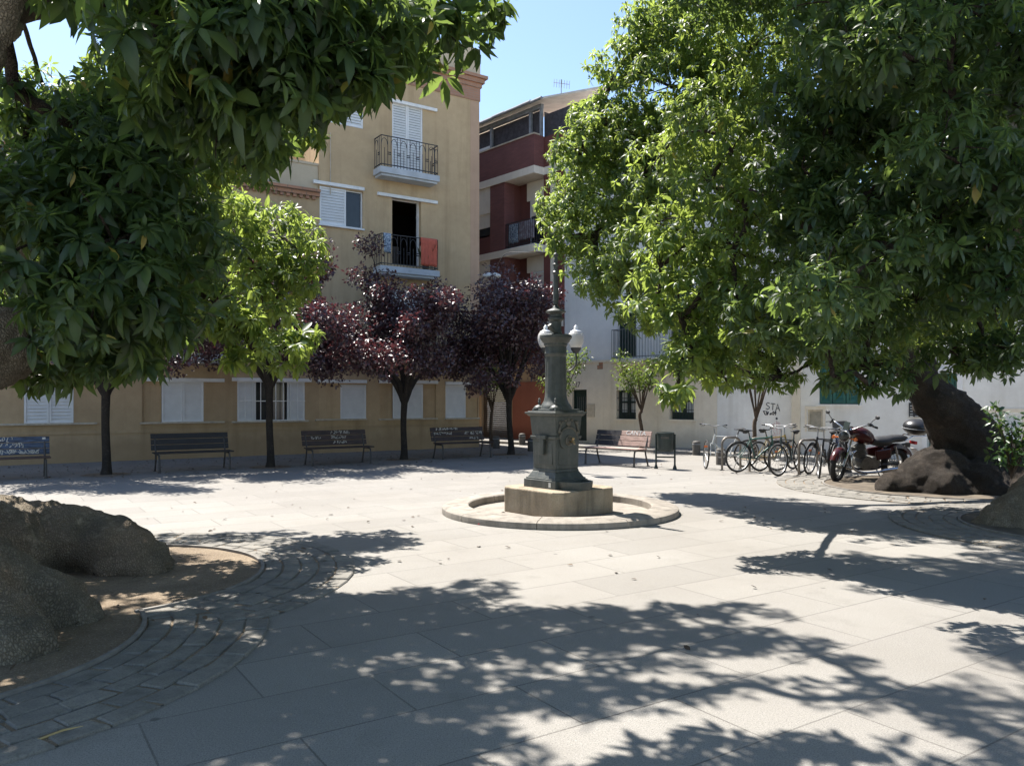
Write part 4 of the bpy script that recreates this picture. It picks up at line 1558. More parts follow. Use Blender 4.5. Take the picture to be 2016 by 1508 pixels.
# iron body, bottom to top (square section)
mb = MB()
mb.frust(0, 0, .335, .325, .325, .45, .322, .322)
mb.frust(0, 0, .45, .305, .305, .475, .30, .30)
mb.frust(0, 0, .475, .285, .285, .56, .235, .235)
mb.frust(0, 0, .56, .235, .235, .60, .225, .225)
mb.frust(0, 0, .60, .225, .225, 1.02, .235, .235)
mb.frust(0, 0, 1.02, .255, .255, 1.06, .262, .262)
mb.frust(0, 0, 1.06, .24, .24, 1.34, .262, .262)
mb.frust(0, 0, 1.34, .275, .275, 1.37, .30, .30)
mb.frust(0, 0, 1.37, .315, .315, 1.395, .318, .318)
mb.frust(0, 0, 1.395, .29, .29, 1.41, .285, .285)
mb.frust(0, 0, 1.41, .245, .245, 1.44, .24, .24)
mb.build('pedestal', M['fiber'], fo, bevel=.007)
# raised corner fillets and panels
mb = MB()
for sx in (-1, 1):
    for sy in (-1, 1):
        mb.frust(sx * .218, sy * .218, .602, .018, .018, 1.018, .018, .018) if False else None
mb.box(-.17, .17, -.2385, -.2255, .66, .97)
mb.box(-.2385, -.2255, -.17, .17, .66, .97)
mb.build('panel', M['fiber'], fo, bevel=.006)
# column: flared base, fluted shaft, capital
prof = [(.232, 1.44), (.225, 1.47), (.21, 1.50), (.185, 1.53), (.172, 1.56), (.160, 1.60), (.154, 1.66), (.147, 2.18), (.157, 2.20), (.163, 2.23), (.153, 2.25), (.153, 2.33),
        (.168, 2.345), (.168, 2.37), (.187, 2.39), (.215, 2.43), (.228, 2.45), (.228, 2.485), (.21, 2.495), (.10, 2.505)]
mb = MB()
seg = 32
vs, fs = [], []
for r, z in prof:
    for k in range(seg):
        w = 2 * math.pi * k / seg
        rr = r * ((.93 if k % 2 else 1.0) if 1.65 < z < 2.19 else 1)
        vs.append((rr * math.cos(w), rr * math.sin(w), z))
for i in range(len(prof) - 1):
    for k in range(seg):
        k2 = (k + 1) % seg
        fs.append((i * seg + k, i * seg + k2, (i + 1) * seg + k2, (i + 1) * seg + k))
fs.append(tuple(range(seg - 1, -1, -1)))
fs.append(tuple((len(prof) - 1) * seg + k for k in range(seg)))
mb.add(vs, fs)
mb.build('column', M['fiber'], fo, smooth=32)
mb = MB()
mb.lathe([(.10, 2.50), (.085, 2.53), (.078, 2.60), (.08, 2.68), (.112, 2.71), (.112, 2.735), (.088, 2.75), (.088, 2.79), (.12, 2.805), (.142, 2.815), (.142, 2.83), (.11, 2.85), (.05, 2.875), (.04, 2.90), (.03, 2.91)], 24)
mb.ball((0, 0, 2.945), .036)
mb.lathe([(.030, 2.96), (.044, 2.98), (.040, 3.0), (.036, 3.36), (.048, 3.37), (.048, 3.39), (.03, 3.41), (.03, 3.47), (.042, 3.485), (.042, 3.50), (.026, 3.52), (.03, 3.56), (.02, 3.6)], 18)
mb.ball((0, 0, 3.63), .036)
mb.lathe([(.012, 3.66), (.004, 3.72)], 10)
mb.build('finial', M['fiber'], fo, smooth=32)
# small domed caps with a knob at the corners of the pedestal top, and side brackets
for sx, sy in ((-1, -1), (-1, 1), (1, 1)):
    mb = MB()
    mb.lathe([(.09, 1.44), (.088, 1.455), (.06, 1.485), (.02, 1.50), (.015, 1.52), (.024, 1.54), (.015, 1.56), (.02, 1.575), (.005, 1.60)], 16, (sx * .165, sy * .165, 0))
    mb.build('corner_cap', M['fiber'], fo, smooth=40)
mb = MB()
mb.box(-.30, -.256, -.10, .10, 1.02, 1.075)
mb.box(-.295, -.258, -.045, .045, .80, 1.02)
mb.build('side_bracket', M['fiber'], fo, bevel=.006)
MB().tube([(-.05, -.09, 2.50), (-.17, -.10, 2.56), (-.22, -.10, 2.62)], [.03, .035, .03], 8).build('bracket', M['fiber'], fo, smooth=40)
# crest on the tap side (local -y), rosette, tap and half-round bowl
mb = MB()
y = -.262
pts = []
for k in range(13):
    w = math.pi * k / 12
    pts.append((.17 * math.cos(w), y + .004, 1.03 + .155 * math.sin(w)))
mb.tube(pts, .016, 7)
mb.ball((0, y, 1.245), .05, 12, 8, (1, .35, 1))
for sx in (-1, 1):
    pts = []
    for k in range(15):
        w = -2.2 + 4.4 * k / 14
        pts.append((sx * (.155 + .034 * math.cos(w + 1)), y, 1.19 + .075 * math.sin(w)))
    mb.tube(pts, .017, 7)
    mb.ball((sx * .165, y, 1.255), .03, 10, 6, (1, .5, 1))
    mb.ball((sx * .06, y, 1.285), .022, 10, 6, (1, .5, 1))
mb.ball((0, y, 1.30), .025, 10, 6, (1, .5, 1))
mb.build('crest', M['bronze'], fo, smooth=50)
mb = MB()
mb.prism_y([(.165 * math.cos(math.pi * k / 16), 1.02 + .15 * math.sin(math.pi * k / 16)) for k in range(17)] + [(-.15, .93), (-.10, .89), (.10, .89), (.15, .93)], -.266, -.238)
mb.build('arch_plate', M['fiber'], fo, bevel=.006)
mb = MB()
mb.torus((0, -.27, 1.0), .062, .014, 24, 8, 'y')
mb.ball((0, -.268, 1.0), .05, 14, 8, (1, .4, 1))
mb.build('rosette', M['bronze'], fo, smooth=50)
mb = MB()
mb.tube([(.0, -.27, .985), (.0, -.36, .985), (.0, -.375, .95)], [.017, .017, .013], 10)
mb.tube([(.0, -.34, .99), (.0, -.34, 1.015)], .012, 8)
mb.ball((.0, -.345, 1.03), .022)
mb.build('tap', M['brass'], fo, smooth=40)
mb = MB()
n = 20
out = [(.25 * math.cos(math.pi + math.pi * k / n), -.325 + .30 * math.sin(math.pi + math.pi * k / n)) for k in range(n + 1)]
inn = [(.22 * math.cos(math.pi + math.pi * k / n), -.325 + .265 * math.sin(math.pi + math.pi * k / n)) for k in range(n + 1)]
vs = [(x, y_, .337) for x, y_ in out] + [(x * 1.05, -.325 + (y_ + .325) * 1.05, .425) for x, y_ in out] + [(x * 1.05, -.325 + (y_ + .325) * 1.05, .445) for x, y_ in out] + [(x, y_, .445) for x, y_ in inn] + [(x * .8, -.325 + (y_ + .325) * .8, .36) for x, y_ in inn]
fs = []
for j in range(4):
    for k in range(n):
        fs.append((j * (n + 1) + k, j * (n + 1) + k + 1, (j + 1) * (n + 1) + k + 1, (j + 1) * (n + 1) + k))
fs.append(tuple(4 * (n + 1) + k for k in range(n + 1)))
mb.add(vs, fs)
mb.build('bowl', M['fiber'], fo, smooth=40)
MB().box(-.3265, -.325, -.27, -.235, .37, .43).build('sticker', M['plate'], fo) if False else MB().box(.19, .235, -.3275, -.3252, .36, .425).build('sticker', M['plate'], fo)
o = bpy.data.objects['sticker']
o.rotation_euler = (0, 0, R(-90))
for ch_ in fo.children:
    if ch_.name != 'plinth':
        ch_.location = (ch_.location.x - .029, ch_.location.y + .025, ch_.location.z + .022)
# low stone ring round the fountain
rg_ = thing('basin_ring', 'low round stone kerb ring encircling the fountain plinth', 'kerb', (.68, 11.3, 0), 0)
nb = 9
for i in range(nb):
    a0, a1 = 2 * math.pi * i / nb + .3, 2 * math.pi * (i + 1) / nb + .3 - .006
    prof = [(1.30, .003), (1.30, .098), (1.315, .11), (1.64, .095), (1.675, .078), (1.68, .06), (1.68, .003)]
    mb = MB()
    ns = 12
    vs, fs = [], []
    for k in range(ns + 1):
        w = a0 + (a1 - a0) * k / ns
        vs += [(r * math.cos(w), r * math.sin(w), z) for r, z in prof]
    m_ = len(prof)
    for k in range(ns):
        for j in range(m_):
            j2 = (j + 1) % m_
            fs.append((k * m_ + j, k * m_ + j2, (k + 1) * m_ + j2, (k + 1) * m_ + j))
    fs += [tuple(range(m_)), tuple(ns * m_ + j for j in range(m_ - 1, -1, -1))]
    mb.add(vs, fs)
    mb.build('kerb_stone', M['ringstone'], rg_, smooth=40)
sheet('basin_floor', circle(1.30), .005, M['ringstone'], (.68, 11.3))

# ================================================================== DOUBLE STREET LAMP behind the fountain
lx = W(1104, 700, 17.5)
lp = thing('street_lamp', 'lamp post with two glass globes rising behind the fountain column', 'lamp', (lx.x, 17.5, 0))
MB().lathe([(.13, 0), (.13, .25), (.10, .3), (.08, .45), (.05, .6), (.042, 2.3), (.06, 2.32), (.04, 2.36), (.03, 2.9), (.01, 2.95)], 14).build('post', M['iron'], lp, smooth=40)
for sx in (-1, 1):
    x = sx * .335
    ar = MB()
    q = cr([(0, 0, 2.3), (sx * .16, 0, 2.22), (x, 0, 2.36), (x, 0, 2.68)], 6)
    ar.tube([Vector(v) for v in q], .018, 8)
    ar.lathe([(.05, 2.62), (.11, 2.70), (.115, 2.74)], 14, (x, 0, 0))
    ar.build('arm', M['iron'], lp, smooth=40)
    gb = MB()
    gb.lathe([(.11, 2.74), (.15, 2.80), (.175, 2.90), (.176, 2.99), (.155, 3.06), (.12, 3.09)], 20, (x, 0, 0))
    gl = gb.build('globe', M['globe'], lp, smooth=60)
    MB().lathe([(.13, 3.092), (.125, 3.105), (.07, 3.13), (.035, 3.16), (.05, 3.185), (.04, 3.21), (.01, 3.25)], 14, (x, 0, 0)).build('cap', M['shut'], gl, smooth=50)

# ================================================================== BENCHES
def make_bench():
    t = thing('bench', 'bench', 'bench')
    Lh = .83
    mb = MB()
    for k in range(4):
        y = -.42 + k * .107
        mb.box(-Lh, Lh, y, y + .092, .405, .435)
    mb.build('seat', M['wood'], t, bevel=.006)
    mb = MB()
    for k in range(3):
        z0 = .47 + k * .125
        y0 = .06 + (z0 - .42) * .30
        y1 = .06 + (z0 + .112 - .42) * .30
        mb.add([(-Lh, y0, z0), (Lh, y0, z0), (Lh, y1, z0 + .112), (-Lh, y1, z0 + .112), (-Lh, y0 + .03, z0 - .008), (Lh, y0 + .03, z0 - .008), (Lh, y1 + .03, z0 + .104), (-Lh, y1 + .03, z0 + .104)],
               [(0, 1, 2, 3), (7, 6, 5, 4), (0, 4, 5, 1), (1, 5, 6, 2), (2, 6, 7, 3), (3, 7, 4, 0)])
    mb.build('backrest', M['wood'], t, bevel=.006)
    for s in (-1, 1):
        x = s * .74
        mb = MB()
        mb.tube([(x, -.40, 0), (x, -.385, .30), (x, -.36, .385)], [.026, .02, .022], 8)
        mb.tube([Vector(v) for v in cr([(x, .16, 0), (x, .08, .22), (x, .045, .40), (x, .10, .55), (x, .20, .80)], 5)], .020, 8)
        mb.tube([Vector(v) for v in cr([(x, -.385, .375), (x, -.2, .385), (x, .045, .375)], 4)], .017, 8)
        mb.box(x - .03, x + .03, -.43, -.36, 0.0, .012)
        mb.box(x - .03, x + .03, .12, .20, 0.0, .012)
        mb.build('leg_frame', M['legs'], t, smooth=50)
    return t


def bench_back_y(z):
    return .06 + (z - .42) * .30


bench0 = make_bench()
binfo = [(-13.45, 3.75, 'woodblue', 'blue sprayed bench with white scrawl cut by the left picture edge'),
         (-9.85, 3.75, 'wooddark', 'plain dark bench between the two left tree trunks, no lettering'),
         (-6.5, 3.95, 'wooddark2', 'dark bench with a pale scribble in the middle of its back'),
         (-2.9, 3.80, 'wooddark2', 'dark bench at the building corner with scrawl along the top slat')]
benches = []
for i, (s, off, mk, lab) in enumerate(binfo):
    b = bench0 if i == 0 else copy_tree(bench0)
    p = loc2w(FA, s, -off)
    b.location, b.rotation_euler = p, (0, 0, ANG_A)
    tag(b, lab, 'bench', 'benches round the square')
    benches.append((b, mk))
b = copy_tree(bench0)
p = (G(1266, 918) + G(1179, 912)) / 2
p = Vector((2.62, 19.25, 0))
b.location, b.rotation_euler = p, (0, 0, FB[1])
tag(b, 'bench with one end of its back painted black, beside the green bin', 'bench', 'benches round the square')
benches.append((b, 'woodpale'))
for b, mk in benches:
    for ch in b.children:
        if ch.name.split('.')[0] in ('backrest',) or (ch.name.split('.')[0] == 'seat' and mk != 'woodblue'):
            ch.data = ch.data.copy()
            ch.data.materials[0] = M[mk]


def bench_tag(b, rows, m='tagwhite', name='graffiti', r=.007):
    for x0, x1, z0, z1, sd in rows:
        mb = MB()
        rr = random.Random(sd)
        x = x0
        while x < x1:
            w = rr.uniform(.05, .11)
            pts = []
            for k in range(rr.choice((4, 5, 6))):
                z = z0 + (z1 - z0) * rr.choice((0, .2, .5, .8, 1))
                pts.append((x + rr.uniform(0, w), bench_back_y(z) - .004, z))
            mb.tube([Vector(v) for v in cr(pts, 3)], r, 4)
            x += w * .8
        mb.build(name, M[m], b)


bench_tag(benches[0][0], [(-.75, .15, .73, .82, 1), (-.8, .35, .62, .70, 2), (-.5, .6, .49, .57, 3), (.1, .6, .49, .55, 9)])
MB().box(.70, .76, bench_back_y(.79) - .006, bench_back_y(.79) - .001, .755, .81).build('sticker', M['plate'], benches[0][0])
bench_tag(benches[2][0], [(-.1, .35, .74, .82, 4), (-.1, .3, .62, .70, 5), (-.05, .28, .50, .57, 6), (-.62, -.4, .62, .68, 12)], r=.005)
bench_tag(benches[3][0], [(-.7, .0, .76, .82, 7), (-.75, -.2, .64, .70, 8), (.2, .75, .63, .71, 9), (.35, .6, .50, .57, 10)], r=.006)
o = tobj('lettering', text_mesh('CANTA', .15, .001), M['plate'], benches[4][0])
o.location = (.38, bench_back_y(.735) - .005, .735)
o.rotation_euler = (R(90) - math.atan(.30), 0, 0)
o.scale = (1.15, 1, 1)
mb = MB()
for k in range(3):
    z0 = .47 + k * .125
    mb.add([(-.832, bench_back_y(z0) - .004, z0 + .001), (-.12 + .03 * k, bench_back_y(z0) - .004, z0 + .001), (-.10 + .02 * k, bench_back_y(z0 + .112) - .004, z0 + .111), (-.832, bench_back_y(z0 + .112) - .004, z0 + .111)], [(0, 1, 2, 3)])
mb.build('black_paint_patch', M['wooddark'], benches[4][0])

# ================================================================== BIN, BOLLARDS
t = thing('litter_bin', 'dark green drum litter bin on two legs beside the cream wall', 'bin', G(1310, 923), R(-14))
mb = MB()
mb.lathe([(.165, .40), (.185, .42), (.19, .46), (.195, .80), (.205, .805), (.205, .835), (.192, .84), (.185, .80), (.16, .5)], 28)
mb.build('drum', M['binm'], t, smooth=40)
MB().lathe([(.17, .80), (.18, .802)], 24).build('bin_opening', M['black'], t)
for s in (-1, 1):
    mb = MB()
    mb.tube([(s * .212, 0, .0), (s * .212, 0, .03), (s * .212, 0, .10), (s * .212, 0, .80)], [.05, .045, .022, .022], 10)
    mb.box(s * .20 - .015, s * .20 + .015, -.015, .015, .68, .72)
    mb.build('leg', M['binm'], t, smooth=50)
MB().box(-.20, .20, -.015, .015, .255, .29).build('crossbar', M['binm'], t)
MB().box(-.09, .09, -.199, -.178, .70, .75).build('badge', M['bollard'], t)


def make_bollard(loc, label, h=.40, r=.115, group='low bollards along the kerb'):
    t = thing('bollard', label, 'bollard', loc, 0, group)
    MB().lathe([(r, 0), (r, h - .04), (r * .94, h - .02), (r * .75, h), (r * .2, h + .012)], 18).build('post', M['bollard'], t, smooth=40)
    MB().lathe([(r * 1.005, h - .10), (r * 1.03, h - .095), (r * 1.03, h - .075), (r * 1.005, h - .07)], 18).build('band', M['metalgrey'], t, smooth=40)
    return t


for px, py, lab in ((977, 883, 'squat bollard in sunlight just left of the right plum trunk'),
                    (1028, 876, 'squat bollard in front of the orange wall'),
                    (1046, 888, 'squat bollard partly hidden by the fountain pedestal'),
                    (1371, 896, 'squat bollard against the cream wall right of the bin'),
                    (1419, 915, 'dark bollard behind the leftmost bicycle hoop'),
                    (1665, 931, 'bollard behind the front wheel of the motorbike')):
    make_bollard(G(px, py), lab)

# ================================================================== BICYCLES
def make_bike(name, label, P, head, m_frame, lean=0.0, steer=0.0, rack=False, child_seat=False, guards=True, flat_bar=True, wheel_r=.335):
    """P: ground point under the middle, head: direction the bike points (x axis)"""
    t = thing(name, label, 'bicycle', (P.x, P.y, 0), head, 'bicycles at the hoops')
    t.rotation_euler = (lean, 0, head)
    wr = wheel_r
    xb, xf = -.50, .53
    fork_top = Vector((.36, 0, .78))

    def wheel(x, st=0.0):
        w = MB().torus((0, 0, 0), wr - .018, .019, 32, 8, 'y').build('wheel', M['tyre'], t, smooth=60)
        w.location = (x, 0, wr)
        w.rotation_euler = (0, 0, st)
        rm = MB().torus((0, 0, 0), wr - .043, .010, 32, 6, 'y').tube([(0, -.04, 0), (0, .04, 0)], .02, 8).build('rim', M['spoke'], w, smooth=60)
        sp = MB()
        for k in range(18):
            a = 2 * math.pi * k / 18
            sp.tube([(.018 * math.cos(a + 1), .025 * (-1) ** k, .018 * math.sin(a + 1)), ((wr - .045) * math.cos(a), 0, (wr - .045) * math.sin(a))], .0022, 3, False)
        sp.build('spokes', M['spoke'], w)
        if guards:
            MB().torus((0, 0, 0), wr + .015, .012, 18, 5, 'y', R(20) if x > 0 else R(10), R(165)).build('mudguard', M['blackmatte'], w, smooth=60)
        return w
    wheel(xb)
    wheel(xf, steer)
    bb = Vector((-.06, 0, .29))
    st_top = Vector((-.23, 0, .78))
    ht_lo, ht_hi = Vector((.385, 0, .60)), Vector((.345, 0, .80))
    fr_ = MB()
    fr_.tube([bb, ht_lo], .019, 8)
    fr_.tube([st_top + Vector((.012, 0, -.06)), ht_hi + Vector((.01, 0, -.04))], .016, 8)
    fr_.tube([bb, st_top], .017, 8)
    fr_.tube([ht_lo, ht_hi], .021, 8)
    for s in (-1, 1):
        fr_.tube([bb + Vector((0, s * .03, 0)), (xb, s * .055, wr)], .010, 6)
        fr_.tube([st_top + Vector((.02, s * .02, -.08)), (xb, s * .055, wr)], .009, 6)
    fr_.build('frame', m_frame, t, smooth=50)
    fk = MB()
    ca, sa = math.cos(steer), math.sin(steer)

    def sx(v):   # turn about the steering head
        v = Vector(v) - ht_lo
        return Vector((v.x * ca - v.y * sa, v.x * sa + v.y * ca, v.z)) + ht_lo
    for s in (-1, 1):
        fk.tube([sx((.40, s * .05, .58)), sx((.45, s * .055, .50)), sx((xf, s * .055, wr))], [.014, .014, .009], 7)
    fk.tube([sx((.40, -.055, .585)), sx((.40, .055, .585))], .014, 7)
    fk.build('fork', m_frame, t, smooth=50)
    hbz = .99
    hb = MB()
    hb.tube([ht_hi, sx((.33, 0, .95)), sx((.37, 0, hbz))], .014, 7)
    q = cr([sx((.27, -.31, hbz + .02)), sx((.36, -.14, hbz + .03)), sx((.38, 0, hbz)), sx((.36, .14, hbz + .03)), sx((.27, .31, hbz + .02))], 5)
    hb.tube([Vector(v) for v in q], .011, 7)
    ho = hb.build('handlebar', M['spoke'], t, smooth=50)
    gp = MB()
    for s in (-1, 1):
        gp.tube([sx((.27, s * .31, hbz + .02)), sx((.30, s * .23, hbz + .025))], .018, 8)
        gp.tube([sx((.33, s * .2, hbz + .01)), sx((.38, s * .30, hbz - .02))], .007, 5)
    gp.build('grips', M['blackmatte'], ho, smooth=50)
    sd = MB()
    sd.tube([st_top, st_top + Vector((-.035, 0, .12))], .013, 7)
    q = cr([(-.40, 0, .915, .065), (-.34, 0, .922, .075), (-.25, 0, .915, .045), (-.13, 0, .915, .02)], 5)
    sd.tube([Vector(v[:3]) for v in q], [v[3] for v in q], 10)
    so = sd.build('saddle', M['blackmatte'], t, smooth=60)
    for v in so.data.vertices:
        if v.co.z > .87:
            v.co.z = .915 + (v.co.z - .915) * .38
    ck = MB()
    ck.torus(bb + Vector((0, -.05, 0)), .088, .006, 22, 5, 'y')
    for k in range(5):
        a = 2 * math.pi * k / 5
        ck.tube([bb + Vector((0, -.05, 0)), bb + Vector((.088 * math.cos(a), -.05, .088 * math.sin(a)))], .006, 5)
    ck.tube([bb + Vector((0, -.07, 0)), bb + Vector((.15, -.075, -.07))], .009, 6)
    ck.tube([bb + Vector((0, .06, 0)), bb + Vector((-.15, .065, .07))], .009, 6)
    ck.tube([bb + Vector((0, -.05, .085)), (xb, -.05, wr + .035)], .004, 4)
    ck.tube([bb + Vector((0, -.05, -.085)), (xb, -.05, wr - .035)], .004, 4)
    ck.build('crankset', M['engine'], t)
    MB().box(.05, .14, -.17, -.08, .205, .225).build('pedal', M['blackmatte'], t)
    MB().box(-.26, -.17, .07, .16, .35, .37).build('pedal', M['blackmatte'], t)
    MB().tube([(xb + .06, .08, wr - .02), (xb + .02, .2, .01)], .009, 6).build('kickstand', M['spoke'], t)
    if rack or child_seat:
        rk = MB()
        for s in (-1, 1):
            rk.tube([(-.26, s * .05, .70), (-.72, s * .06, .71)], .007, 5)
            rk.tube([(-.60, s * .06, .705), (xb, s * .06, wr)], .006, 5)
        for k in range(4):
            rk.tube([(-.38 - k * .1, -.06, .708), (-.38 - k * .1, .06, .708)], .006, 5)
        rk.build('rack', M['blackmatte'], t)
    if child_seat:
        cs = MB()
        cs.box(-.62, -.36, -.13, .13, .76, .80)
        cs.tube([(-.60, -.12, .78), (-.72, -.12, 1.02)], .010, 6)
        cs.tube([(-.60, .12, .78), (-.72, .12, 1.02)], .010, 6)
        cs.build('child_seat', M['blackmatte'], t, bevel=.01)
        MB().obox(Matrix.Translation((-.73, 0, 1.05)) @ Matrix.Rotation(R(-18), 4, 'Y'), .035, .30, .17).build('seat_back', M['blackmatte'], t, bevel=.04)
    MB().box(xf - .05, xf + .05, -.028, -.022, wr + .16, wr + .20).build('reflector', M['orangelens'], t)
    return t


HB = math.atan2(-.70, -.714)    # noses towards the square
make_bike('bicycle', 'silver bicycle leaning at the left end of the row, front wheel turned', Vector((4.98, 18.35, 0)), math.atan2(-.25, -1), M['bikewhite'], R(-9), R(72), guards=False)
make_bike('bicycle', 'teal bicycle with a round wheel seen almost side on behind the first hoop', Vector((5.42, 17.45, 0)), math.atan2(.35, 1), M['bikegreen'], R(4), R(-10))
make_bike('bicycle', 'dull yellow bicycle squeezed behind the second hoop', Vector((5.95, 17.75, 0)), math.atan2(.55, 1), M['bikeyellow'], R(-5), R(14), guards=False)
make_bike('bicycle', 'dark green bicycle in the middle of the row, front wheel towards the square', Vector((5.92, 16.75, 0)), HB, M['bikedark'], R(3), R(-8), guards=False)
make_bike('bicycle', 'black bicycle standing nearest the motorbike, front wheel towards the square', Vector((6.48, 16.3, 0)), HB + R(10), M['black'], R(-4), R(18))
make_bike('bicycle', 'navy bicycle carrying a black child seat with a backrest', Vector((6.92, 16.6, 0)), math.atan2(-.9, -.45), M['bikeblue'], R(4), R(-12), child_seat=True)
make_bike('bicycle', 'black bicycle with a rear rack half hidden behind the motorbike fork', Vector((6.75, 17.1, 0)), HB - R(8), M['black'], R(-6), R(10), rack=True)


def hoop(P, w, ang, h, lab):
    t = thing('bicycle_hoop', lab, 'bike rack', P, ang, 'steel bicycle hoops')
    pts = [(-w / 2, 0, 0), (-w / 2, 0, h - .16)] + [(-w / 2 + .16 - .16 * math.cos(R(a)), 0, h - .16 + .16 * math.sin(R(a))) for a in (20, 40, 60, 80)]
    pts += [(w / 2 - .16 + .16 * math.sin(R(a)), 0, h - .16 + .16 * math.cos(R(a))) for a in (10, 30, 50, 70)] + [(w / 2, 0, h - .16), (w / 2, 0, 0)]
    MB().tube(pts, .026, 10).build('hoop', M['rackm'], t, smooth=50)
    mb = MB()
    for s in (-1, 1):
        mb.lathe([(.055, 0.002), (.055, .010), (.03, .014)], 14, (s * w / 2, 0, 0))
    mb.build('base_plate', M['rackm'], t)


a, b = G(1423, 926), G(1456, 924)
hoop((a + b) / 2, .46, R(14), .74, 'steel hoop at the left end holding the silver bicycle')
a, b = G(1478, 929), G(1513, 927)
hoop((a + b) / 2, .5, R(14), .74, 'steel hoop between the teal and the dark bicycle')
hoop(Vector((6.3, 16.75, 0)), .6, R(30), .74, 'steel hoop among the black bicycles at the right end')

# ================================================================== MOTORBIKE
P0, P1 = Vector((6.26, 15.55, 0)), Vector((7.72, 15.95, 0))
hd = math.atan2(P0.y - P1.y, P0.x - P1.x)
mid = (P0 + P1) / 2
mo = thing('motorbike', 'dark red cruiser motorbike with a black top box parked by the big tree', 'motorbike', (mid.x, mid.y, 0), hd)
mo.rotation_euler = (R(-7), 0, hd)
mo.scale = (1.06, 1.06, 1.06)
ST = R(32)
xF, xR, RF, RR = .72, -.70, .31, .30


def mwheel(x, r, st, wd):
    w = MB().torus((0, 0, 0), r - wd, wd, 36, 10, 'y').build('wheel', M['tyre'], mo, smooth=60)
    w.location, w.rotation_euler = (x, 0, r), (0, 0, st)
    rm = MB().torus((0, 0, 0), r - wd * 1.75, .018, 32, 8, 'y').tube([(0, -.07, 0), (0, .07, 0)], .045, 12)
    for k in range(10):
        a = 2 * math.pi * k / 10
        rm.tube([(.03 * math.cos(a), .02, .03 * math.sin(a)), ((r - wd * 1.75) * math.cos(a + .12), 0, (r - wd * 1.75) * math.sin(a + .12))], .007, 5)
    rm.lathe([(.10, -.002), (.10, .004)], 20)
    rm.build('rim', M['engine'], w, smooth=60)
    return w


mwheel(xF, RF, ST, .050)
mwheel(xR, RR, 0, .062)
hl, hh_ = Vector((.42, 0, .70)), Vector((.36, 0, .86))
ca, sa = math.cos(ST), math.sin(ST)


def sm(v):
    v = Vector(v) - hl
    return Vector((v.x * ca - v.y * sa, v.x * sa + v.y * ca, v.z)) + hl


# steered front wheel has to sit where the fork ends
w = [c for c in mo.children if c.name.startswith('wheel')][0]
w.location = sm((xF, 0, RF))
fk = MB()
for s in (-1, 1):
    fk.tube([sm((.34, s * .10, .95)), sm((.50, s * .10, .62))], .019, 8)
    fk.tube([sm((.50, s * .10, .62)), sm((xF, s * .085, RF))], .026, 8)
fk.box(.33, .44, -.13, .13, .84, .87)
fk.build('fork', M['chrome'], mo, smooth=50)
fd = MB()
n = 12
vs, fs = [], []
for k in range(n + 1):
    a = R(25) + R(150) * k / n
    for j, (dy, dr) in enumerate(((-.075, -.03), (-.055, .02), (0, .035), (.055, .02), (.075, -.03))):
        vs.append(sm((xF + (RF + dr) * math.cos(a), dy, RF + (RF + dr) * math.sin(a))))
for k in range(n):
    for j in range(4):
        fs.append((k * 5 + j, k * 5 + j + 1, (k + 1) * 5 + j + 1, (k + 1) * 5 + j))
fd.add(vs, fs)
fd.build('front_fender', M['motored'], mo, smooth=60)
hl_ = MB()
c = sm((.52, 0, .84))
q = cr([(.40, .84, .03), (.43, .84, .085), (.50, .84, .105), (.56, .84, .10)], 4)
hl_.tube([sm((x, 0, z)) for x, z, r in q], [r for x, z, r in q], 18)
h_o = hl_.build('headlight', M['chrome'], mo, smooth=50)
MB().tube([sm((.56, 0, .84)), sm((.575, 0, .84)), sm((.585, 0, .84))], [.097, .08, .03], 18).build('lens', M['glass'], h_o, smooth=60)
for s in (-1, 1):
    o = MB().tube([sm((.46, s * .10, .80)), sm((.47, s * .19, .80)), sm((.50, s * .20, .80)), sm((.54, s * .20, .80))], [.01, .012, .035, .03], 10).build('indicator', M['orangelens'], mo, smooth=50)
hb = MB()
q = cr([sm((.12, -.42, 1.02)), sm((.24, -.34, 1.07)), sm((.33, -.16, 1.0)), sm((.36, 0, .93)), sm((.33, .16, 1.0)), sm((.24, .34, 1.07)), sm((.12, .42, 1.02))], 5)
hb.tube([Vector(v) for v in q], .014, 8)
ho = hb.build('handlebar', M['chrome'], mo, smooth=50)
gp = MB()
for s in (-1, 1):
    gp.tube([sm((.10, s * .43, 1.01)), sm((.19, s * .375, 1.045))], .021, 8)
    gp.tube([sm((.20, s * .36, 1.06)), sm((.27, s * .32, 1.075))], .03, 8)
    gp.tube([sm((.27, s * .33, 1.06)), sm((.26, s * .46, 1.03))], .007, 5)
gp.build('grips', M['blackmatte'], ho, smooth=50)
for s in (-1, 1):
    mr = MB()
    mr.tube([sm((.24, s * .33, 1.07)), sm((.26, s * .40, 1.16)), sm((.22, s * .44, 1.20))], .007, 6)
    mr.ball(sm((.22, s * .455, 1.215)), .06, 14, 8, (.35, 1, .62))
    mr.build('mirror', M['blackmatte'], mo, smooth=60)
MB().tube([sm((.38, 0, .93)), sm((.36, 0, .97))], [.075, .07], 16).build('speedometer', M['chrome'], mo, smooth=40)
fr_ = MB()
fr_.tube([Vector(v) for v in cr([hl, (.34, 0, .45), (.18, 0, .22), (-.3, 0, .20), (-.52, 0, .33)], 5)], .022, 8)
fr_.tube([hh_, (.0, 0, .72), (-.45, 0, .60), (-.9, 0, .66)], .022, 8)
fr_.tube([hl, hh_ + Vector((-.01, 0, .04))], .035, 10)
for s in (-1, 1):
    fr_.tube([(-.35, s * .09, .3), (xR, s * .10, RR)], .02, 8)
fr_.build('frame', M['black'], mo, smooth=50)
tk = MB()
q = cr([(.34, 0, .82, .06), (.28, 0, .85, .125), (.12, 0, .85, .15), (-.05, 0, .78, .13), (-.16, 0, .72, .06)], 5)
